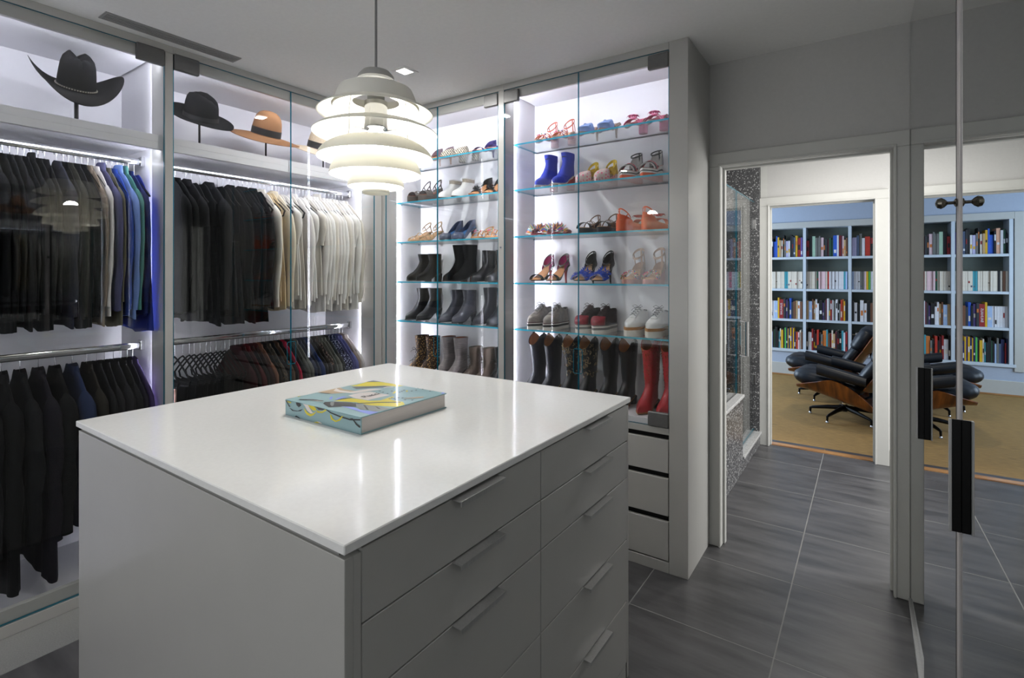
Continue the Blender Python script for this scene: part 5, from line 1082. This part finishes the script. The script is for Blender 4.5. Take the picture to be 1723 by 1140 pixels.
# --- right cabinet
SUN = mcol('rust_strap', '#b5502a', .5)
pair(-1.655, Z1, 'multicoloured jewelled block-heel', RS[0], 'sandal', 'sandal', mat=SUN, sole=mcol('print_sole', '#b9a596'), lining=NUDE, H=.07, heel='block', heelmat=mcol('floral_heel', '#b9908f', .5, amt=.4, scale=60), straps=[(-.28, .034, .014), (-.14, .042, .014, SUN, 0, .012), (-.02, .046, .012, SUN, 0, -.012)], ankle=(.055, .018, SUN, .009), ornament=('beads', MULTI, 34, (-.28, -.14, -.02), .042), dx=.125)
DEN = mcol('denim_blue', '#6d86b5', .8, amt=.12)
pair(-1.345, Z1, 'denim blue knotted stiletto', RS[0], 'mule', 'mule', mat=DEN, sole=mcol('beige_sole', '#a08c7a'), lining=mcol('brown_insole', '#6d5240', .6), H=.075, heel='stiletto', heelmat=mcol('beige_sole', '#a08c7a'), toe=-.36, ornament=('bow', [DEN]), dx=.13, W=.095)
PNK = mcol('pink_fabric', '#cc5f8a', .6, amt=.12)
pair(-1.048, Z1, 'pink block-heel', RS[0], 'sandal', 'sandal', mat=PNK, sole=mcol('grey_sole', '#a59a98'), lining=mcol('red_insole', '#8f2a3a', .6), H=.075, heel='block', heelmat=PNK, straps=[(-.24, .036, .03), (-.08, .044, .02)], ornament=('flower', [PNK]), dx=.125)
SOCK = mcol('cobalt_knit', '#1c2f9c', .85, amt=.15)
pair(-1.659, Z2, 'cobalt blue sock platform', RS[1], 'bootie', 'sandal', mat=SOCK, sole=mcol('pale_platform', '#b0aaa2', .5), lining=DKL, H=.07, p=.02, heel='block', heelmat=mcol('red_heel', '#8f1c22', .4), top=.150, flare=.02, dx=.125, L=.235)
FLO = spotted('floral_pink_print', '#cbbab2', '#d9587c', sc=60); YEL = mcol('yellow_ribbon', '#d2b22a', .6)
pair(-1.362, Z2, 'pink floral wedge with yellow ribbon', RS[1], 'mule', 'espadrille', mat=FLO, sole=FLO, lining=mcol('brown_insole', '#6d5240', .6), H=.05, p=.02, wedge=True, ankle=(.05, .02, YEL, .018), straps=[(.06, .05, .02, YEL, 0, .02)], counter2=(.06, YEL), dx=.122)
STR = mcol('white_stripe', '#d9d7d2', .5); ORG = mcol('orange_wedge', '#dd5a2a', .5); BKS = mcol('black_strap', '#141213', .4); CORAL = mcol('coral_strap', '#cf4a5a', .5)
pair(-1.079, Z2, 'black, white and orange striped wedge', RS[1], 'sandal', 'sandal', mat=BKS, sole=ORG, lining=mcol('grey_insole2', '#3f3a3a', .6), H=.045, p=.045, wedge=True, band=[(.42, .62, STR), (.62, .74, BKS), (.74, .98, STR)], straps=[(-.28, .036, .018, STR), (-.20, .044, .020, BKS), (-.12, .050, .012, CORAL)], ankle=(.075, .0, BKS, .008), counter2=(.09, mcol('mesh_white', '#c9c5c2', .6)), buckle=CHROME, dx=.122)
pair(-1.686, Z3, 'multicolour fringed', RS[2], 'sandal', 'mule', mat=mcol('red_strap', '#8f2430', .5), sole=mcol('red_strap', '#8f2430', .5), lining=mcol('red_insole', '#8f2a3a', .6), H=.03, heel='block', heelmat=mcol('red_strap', '#8f2430', .5), straps=[(-.15, .036, .06)], ornament=('fringe', MULTI), dx=.12)
BRZ = mcol('bronze_strap', '#6a4d36', .35)
pair(-1.348, Z3, 'black flatform with bronze ankle straps', RS[2], 'sandal', 'sandal', mat=LEAB, sole=mcol('dark_platform', '#22222a', .4), lining=NUDE, H=.0, p=.032, straps=[(-.28, .034, .03), (-.02, .046, .008, BRZ), (.05, .05, .007, BRZ, 0, .02)], ankle=(.062, .012, BRZ, .008), counter2=(.045, BRZ), dx=.122)
ORL = mcol('orange_leather', '#d2582c', .45, amt=.08)
pair(-1.065, Z3, 'orange platform with a red flower', RS[2], 'sandal', 'platform_shoe', mat=ORL, sole=ORL, lining=mcol('tan_insole', '#b98457', .5), H=.025, p=.04, wedge=True, straps=[(-.24, .036, .05)], counter2=(.035, ORL), ornament=('flower', [mcol('flower_red', '#a8222c', .6)]), ankle=(.036, .012, ORL, .008), dx=.132, rz=(160, 172))
DFL = spotted('dark_floral', '#3e3f44', '#8f8a3a', sc=70); MAG = mcol('magenta_leather', '#a3246c', .5)
pair(-1.69, Z4, 'magenta and grey floral stiletto', RS[3], 'sandal', 'sandal', mat=DFL, sole=DFL, lining=mcol('tan_insole', '#b98457', .5), H=.098, p=.018, heel='stiletto', heelmat=mcol('red_heel', '#8f1c22', .4), straps=[(-.28, .034, .03, DFL)], ankle=(.04, .02, mcol('stud_strap', '#55504e', .3), .010), counter2=(.07, MAG), buckle=CHROME, dx=.115)
BLV = mcol('cobalt_ruffle', '#1f49b8', .8); LAV = mcol('lavender_strap', '#8a8cb5', .5)
pair(-1.38, Z4, 'blue ruffle and lavender stiletto', RS[3], 'sandal', 'sandal', mat=LAV, sole=LEAB, lining=NUDE, H=.095, p=.02, heel='stiletto', heelmat=LEAB, straps=[(-.34, .026, .014, LAV, 0, .012), (-.28, .034, .014, LAV, 0, -.012), (-.12, .048, .03, BLV)], ankle=(.05, .022, LEAB, .009), counter2=(.075, LEAB), ornament=('fringe', [BLV], .5), dx=.118)
CRM = mcol('cream_leather', '#b89a80', .5)
pair(-1.065, Z4, 'cream platform with coloured beads', RS[3], 'sandal', 'sandal', mat=CRM, sole=mcol('blush_platform', '#c08a80', .5), lining=NUDE, H=.055, p=.025, wedge=True, straps=[(-.28, .030, .016), (-.16, .044, .014), (-.08, .050, .008)], ankle=(.10, .01, CRM, .014), counter2=(.05, CRM), ornament=('beads', MULTI, 70, (-.28, -.16, -.08), .040), dx=.125)
MGR = mcol('metallic_grey', '#7d746d', .35, amt=.2, scale=60)
pair(-1.708, Z5, 'metallic grey brogue platform', RS[4], 'oxford', 'lace_up', mat=MGR, lining=DKL, H=0, p=.045, layers=[(.02, RUBW), (.034, RUBK), (.040, RUBW), (.0455, mcol('burgundy_welt', '#4a1c24', .5))], lace=mcol('lace_black', '#0d0d0d', .8), dx=.118, L=.262, W=.096)
GUN = spotted('dark_glitter', '#2e2628', '#6d6264', sc=220); RED = mcol('red_croc', '#7a1422', .35, amt=.3, scale=90)
pair(-1.364, Z5, 'dark glitter sneaker with red toe', RS[4], 'oxford', 'lace_up', mat=GUN, lining=DKL, H=0, p=.05, layers=[(.022, RUBW), (.036, RUBG), (.044, RUBW), (.0505, RUBG)], lace=mcol('lace_wine', '#3a2226', .8), toecap=RED, dx=.108, L=.265, W=.096)
pair(-1.045, Z5, 'white leather with cork platform', RS[4], 'oxford', 'lace_up', mat=mcol('white_shoe', '#d3d2cf', .4, amt=.04), lining=DKL, H=0, p=.05, layers=[(.034, RUBW), (.0505, mcol('cork_welt', '#a8743e', .6, amt=.2))], lace=mcol('lace_black', '#0d0d0d', .8), dx=.125, L=.262, W=.096)
CWN = mcol('navy_boot_leather', '#14141f', .4, amt=.2, spec=.35); CWK = mcol('black_boot_leather', '#0b0c0e', .42, amt=.25, spec=.35); CWR = mcol('red_boot_leather', '#a01a22', .42, amt=.22, scale=18, coat=.15, bump=.05)
EMB = mcol('embroidery_tan', '#a58e68', .7); CWE = mcol('grey_boot_leather', '#191b1d', .45, amt=.25)
pair(-1.718, ZB, 'navy leather cowboy', RS[5], 'cowboy', 'cowboy_boot', y=2.83, mat=CWN, H=.035, top=.335, dx=.112, point=.8)
pair(-1.468, ZB, 'dark grey tan-embroidered cowboy', RS[5], 'cowboy', 'cowboy_boot', y=2.83, mat=CWE, H=.035, top=.335, emb=EMB, nemb=60, dx=.115, point=.8)
pair(-1.215, ZB, 'plain black leather cowboy', RS[5], 'cowboy', 'cowboy_boot', y=2.83, mat=CWK, H=.035, top=.34, dx=.115, point=.8)
pair(-.957, ZB, 'bright red studded cowboy', RS[5], 'cowboy', 'cowboy_boot', y=2.81, mat=CWR, H=.035, top=.365, emb=GOLD, nemb=90, studs=True, dx=.112, point=.8)
# ------------------------------------------------------------------ books in the library
PAGES = M('book_pages', '#cfc6b4', .9, amt=.06)
BC = {'k': ('#111214', 'black'), 'w': ('#d6d6da', 'white'), 'c': ('#d8cfc0', 'cream'), 'r': ('#8e1c1c', 'red'), 'R': ('#b5301f', 'bright red'), 'b': ('#2456b8', 'blue'), 'B': ('#15204f', 'navy'), 'y': ('#d1a51a', 'yellow'), 'g': ('#1f4a34', 'green'), 'G': ('#6d6e6a', 'grey'), 'p': ('#d9bcc0', 'pink'), 'o': ('#c4702f', 'orange'), 't': ('#3f97a6', 'teal'), 'l': ('#b7b3d4', 'lilac'), 'n': ('#6b4630', 'brown'), 'd': ('#2c2f33', 'dark grey'), 'e': ('#dba78a', 'peach'), 'm': ('#5c2230', 'maroon'), 'u': ('#9fb6d8', 'pale blue'), 'v': ('#5a4a86', 'purple'), 'T': ('#b99a70', 'tan'), 'a': ('#a8c9b0', 'pale green'), 's': ('#47566f', 'slate'), 'h': ('#e23b7c', 'hot pink'), 'L': ('#4fae52', 'bright green')}
ROWN = ['top shelf', 'second shelf', 'third shelf', 'bottom shelf']
BAYN = ['left bay', 'middle bay', 'right bay', 'far right bay']
# per row and bay: (letters, nominal thickness, height base); a digit after a letter makes that book wider
CELLS = {
 (0, 0): ('kgwe2kb2byTckGl2wkdsyr2v', .30), (0, 1): ('r2kka2GGGp2kdmggb2wrmpTn', .29), (0, 2): ('l2sGwR2kol2kdGwbr', .30),
 (1, 0): ('cnckccccccccttcccccccc', .262), (1, 1): ('ccccccgppppcRwwwwwwwwtu', .262), (1, 2): ('uwwwGGpyLwwwwhpwwwwww', .262),
 (2, 0): ('wwwwwwu2yr3dvkbdnTwn', .30), (2, 1): ('T2u2nTwwk2vdmwGrwGwkGRoyk', .30), (2, 2): ('dwkwwknB3ylGdw', .30),
 (3, 0): ('BrBBsGukgkkktcy2kLByByvyBoRpcn', .30), (3, 1): ('kw2rmkRdGo2tnrcTmkktwr', .30), (3, 2): ('kwGrtgkoGdcwbm', .28),
}
r2 = random.Random(11)
def book(x0, th, h, dp, z, code, label, lean=0, extra=0):
    mt = M('book_'+code, BC[code][0], .55, amt=.08, scale=25)
    q = MB(); t = .0022
    q.box((0, 0, 0), (th, .004, h), mt, .0015)                                      # spine, faces the room
    q.box((0, .004, 0), (t, dp, h), mt); q.box((th-t, .004, 0), (th, dp, h), mt)
    q.box((t, .004, .003), (th-t, dp-.004, h-.004), PAGES)
    o = q.build('book', None, (x0, LW+.020+extra, z+.0005), 0, 0)
    o.rotation_euler = (0, lean, 0)
    return o
for (row, bay), (codes, hb) in CELLS.items():
    a = DIV[bay]+.022; b = DIV[bay+1]-.024; L = []
    for ch in codes:
        if ch.isdigit(): L[-1][1] *= (1.75 if ch == '2' else 2.2)
        else: L.append([ch, r2.uniform(.8, 1.25) if row != 1 else 1.0])
    tot = sum(v for _, v in L); x = a; gap = .0008; avail = (b-a)-gap*len(L)
    cnt = {}
    for i, (ch, v) in enumerate(L):
        th = v/tot*avail*(.985)
        h = hb*r2.uniform(.82, 1.1) if row != 1 else hb
        if row == 0 and bay == 0 and ch == 'k' and i > 5: h = .345
        if row == 2 and bay == 0 and ch in 'wu': h = .27
        if row == 2 and bay == 0 and ch == 'r': h = .295
        nm = BC[ch][1]; o = book(x, th, h, r2.uniform(.19, .23), SHZ[row], ch, None, 0, r2.uniform(0, .02))
        tag(o, '%s book, %s from the left on the %s of the %s' % (nm, nth(i), ROWN[row], BAYN[bay]), 'book', 'books on the library shelves')
        if row == 2 and bay == 0 and ch == 'r':
            tx = text('spine_lettering', 'BAUHAUS', .040, M('book_w', BC['w'][0], .55), o, (th/2, -.0003, h*.5), (pi/2, -pi/2, 0)); tx['label'] = 'white spine lettering'
        elif row != 1 and r2.random() < .45:
            c2 = r2.choice('wwckyro'); c2 = c2 if c2 != ch else 'k'
            z0 = h*r2.uniform(.1, .6); hh = h*r2.uniform(.08, .3)
            B('spine_label', (th*.18, -.0006, z0), (th*.82, .0003, z0+hh), M('book_'+c2, BC[c2][0], .55, amt=.08, scale=25), o)
        elif row == 1 and r2.random() < .3:
            c2 = r2.choice('krgs'); z0 = h*r2.uniform(.15, .5)
            B('spine_label', (th*.15, -.0006, z0), (th*.85, .0003, z0+h*r2.uniform(.03, .12)), M('book_'+c2, BC[c2][0], .55, amt=.08, scale=25), o)
        x += th+gap
# ------------------------------------------------------------------ lounge chairs
LEA = M('black_leather', '#080c13', .42, amt=.15, scale=30, bump=.1, spec=.42)
def sgrid(fn, nu, nv, m, q, thick, nrm=None):
    """solid sheet: fn(u,v) -> point, offset along nrm(u,v) or z by thick"""
    P = [[Vector(fn(i/(nu-1), j/(nv-1))) for j in range(nv)] for i in range(nu)]
    top = []
    for i in range(nu):
        r = []
        for j in range(nv):
            du = P[min(i+1, nu-1)][j]-P[max(i-1, 0)][j]; dv = P[i][min(j+1, nv-1)]-P[i][max(j-1, 0)]
            n = du.cross(dv); n.normalize(); t = thick(i/(nu-1), j/(nv-1)) if callable(thick) else thick
            r.append(P[i][j]+n*t)
        top.append(r)
    vs = [tuple(p) for r in P for p in r]+[tuple(p) for r in top for p in r]; N_ = nu*nv; fs = []
    for i in range(nu-1):
        for j in range(nv-1):
            a = i*nv+j; fs.append((a, a+1, a+nv+1, a+nv)); fs.append((N_+a, N_+a+nv, N_+a+nv+1, N_+a+1))
    for i in range(nu-1):
        for j in (0, nv-1):
            a = i*nv+j; fs.append((a, a+nv, N_+a+nv, N_+a))
    for j in range(nv-1):
        for i in (0, nu-1):
            a = i*nv+j; fs.append((a, a+1, N_+a+1, N_+a))
    q.add(vs, fs, m); return q
def lounge(name, label, loc, rz):
    t = thing(name, label, 'chair', loc, rz, None)
    # seat shell: forward is -x
    def seat(u, v):
        y = (v-.5)*.80; e = abs(v-.5)*2; x = -.37+u*.68-.03*(1-e**2)*(1-u)
        zb = .340-.195*min(1, u*1.02)**.95+.03*max(0, .12-u)*-4; zt = .372+.085*min(1, u/.45) if u < .45 else .457-.23*((u-.45)/.55)**1.7
        return (x, y, zb+(max(zt, zb+.004)-zb)*e**7)
    q = MB(); sgrid(seat, 16, 19, WALNUT, q, .010); q.build('seat_shell', t, smooth=50)
    def cush(q, c, sx, sy, sz, T=None):
        nu, nv = 14, 40; pw = lambda v, e: abs(v)**e*(1 if v > 0 else -1); rings = []
        for i in range(1, nu):
            la = -pi/2+pi*i/nu; cl = pw(cos(la), .55); z = sz/2*pw(sin(la), .8); ring = []
            for j in range(nv):
                a = 2*pi*j/nv; x = sx/2*cl*pw(cos(a), .42); y = sy/2*cl*pw(sin(a), .42)
                d = 0
                if z > 0:
                    for bx in (-.22, .22):
                        for by in (-.25, 0, .25): d += .28*math.exp(-((x/sx-bx)**2+(y/sy-by)**2)/.004)
                pl = 1+.03*sin(22*a)*cl
                ring.append((x*(1+.012*sin(26*a)), y*(1+.012*sin(26*a)), z*(1-min(.45, d))*pl))
            rings.append(ring)
        q.loft(rings, LEA, True, True, T=T); return q
    Ry = lambda a: Matrix.Rotation(radians(a), 4, 'Y'); TR = lambda *v: Matrix.Translation(v)
    q = MB(); cush(q, None, .66, .66, .19, TR(-.12, 0, .405) @ Ry(9)); 
    q.build('seat_cushion', t, smooth=60)
    def shell(cx, cz, ang, h, wd, curve_):
        def f(u, v):
            y = (v-.5)*wd; e = abs(v-.5)*2; r = (abs(u-.5)*2)
            return (-(1-e**2)*0+curve_*(1-e**2), y*(1-.10*r**4), (u-.5)*h*(1-.08*e**4))
        q = MB(); sgrid(f, 10, 15, WALNUT, q, .010)
        T = TR(cx, 0, cz) @ Ry(ang); q.v = [tuple(T @ Vector(v)) for v in q.v]; return q
    shell(.31, .52, 33, .36, .78, .07).build('back_shell', t, smooth=50)
    q = MB(); cush(q, None, .40, .64, .15, TR(.255, 0, .545) @ Ry(33-90)); q.build('back_cushion', t, smooth=60)
    shell(.455, .755, 30, .26, .76, .08).build('head_shell', t, smooth=50)
    q = MB(); cush(q, None, .31, .68, .20, TR(.385, 0, .765) @ Ry(30-90)); q.build('head_cushion', t, smooth=60)
    for s in (1, -1):
        q = MB(); rings = []
        for k in range(9):
            u = k/8; rr = .92+.08*sin(pi*u); wz = .060*rr*(1-.15*u); wy = .074*rr
            rings.append([(-.18+.43*u, s*.355+wy*abs(cos(a))**.7*(1 if cos(a) > 0 else -1), .555-.085*u+wz*abs(sin(a))**.7*(1 if sin(a) > 0 else -1)) for a in [2*pi*j/16 for j in range(16)]])
        q.loft(rings, LEA, True, True); q.build('armrest', t, smooth=50)
        q = MB(); q.tube([(.02, s*.335, .47), (.05, s*.345, .42), (.10, s*.34, .35), (.19, s*.30, .27), (.20, s*.25, .22), (.16, s*.2, .20)], [.012, .014, .018, .022, .02, .016], BLACKM, 8, flat=.6); q.build('arm_bracket', t)
        q = MB(); q.box((.440, s*.12-.014, .56), (.458, s*.12+.014, .74), BLACKM, .003, TR(.0, 0, 0)); q.build('back_brace', t)
    q = MB(); q.lathe([(.001, .08), (.03, .08), (.026, .15), (.020, .155), (.020, .185), (.045, .19), (.05, .205), (.001, .21)], BLACKM, 20); q.build('swivel_hub', t)
    q = MB(); q.lathe([(.0215, .150), (.024, .153), (.024, .170), (.0215, .173)], CHROME, 20); q.build('hub_ring', t)
    for k in range(5):
        a = 2*pi*k/5+pi
        q = MB(); q.tube([(.02*cos(a), .02*sin(a), .115), (.16*cos(a), .16*sin(a), .098), (.30*cos(a), .30*sin(a), .072), (.325*cos(a), .325*sin(a), .062), (.328*cos(a), .328*sin(a), .018)], [.026, .022, .016, .014, .011], BLACKM, 8, flat=.8); l = q.build('leg', t)
        q = MB(); q.lathe([(.001, .0), (.015, .0), (.015, .008), (.008, .018), (.001, .018)], CHROME, 12, (.328*cos(a), .328*sin(a), 0)); q.build('glide', l)
    return t
lounge('lounge_chair', 'near black leather lounge chair with walnut shells on the library carpet', (-.20, 6.58, 0), radians(-8))
lounge('lounge_chair', 'farther black leather lounge chair with walnut shells close to the bookcase', (-.40, 7.58, 0), radians(-6))
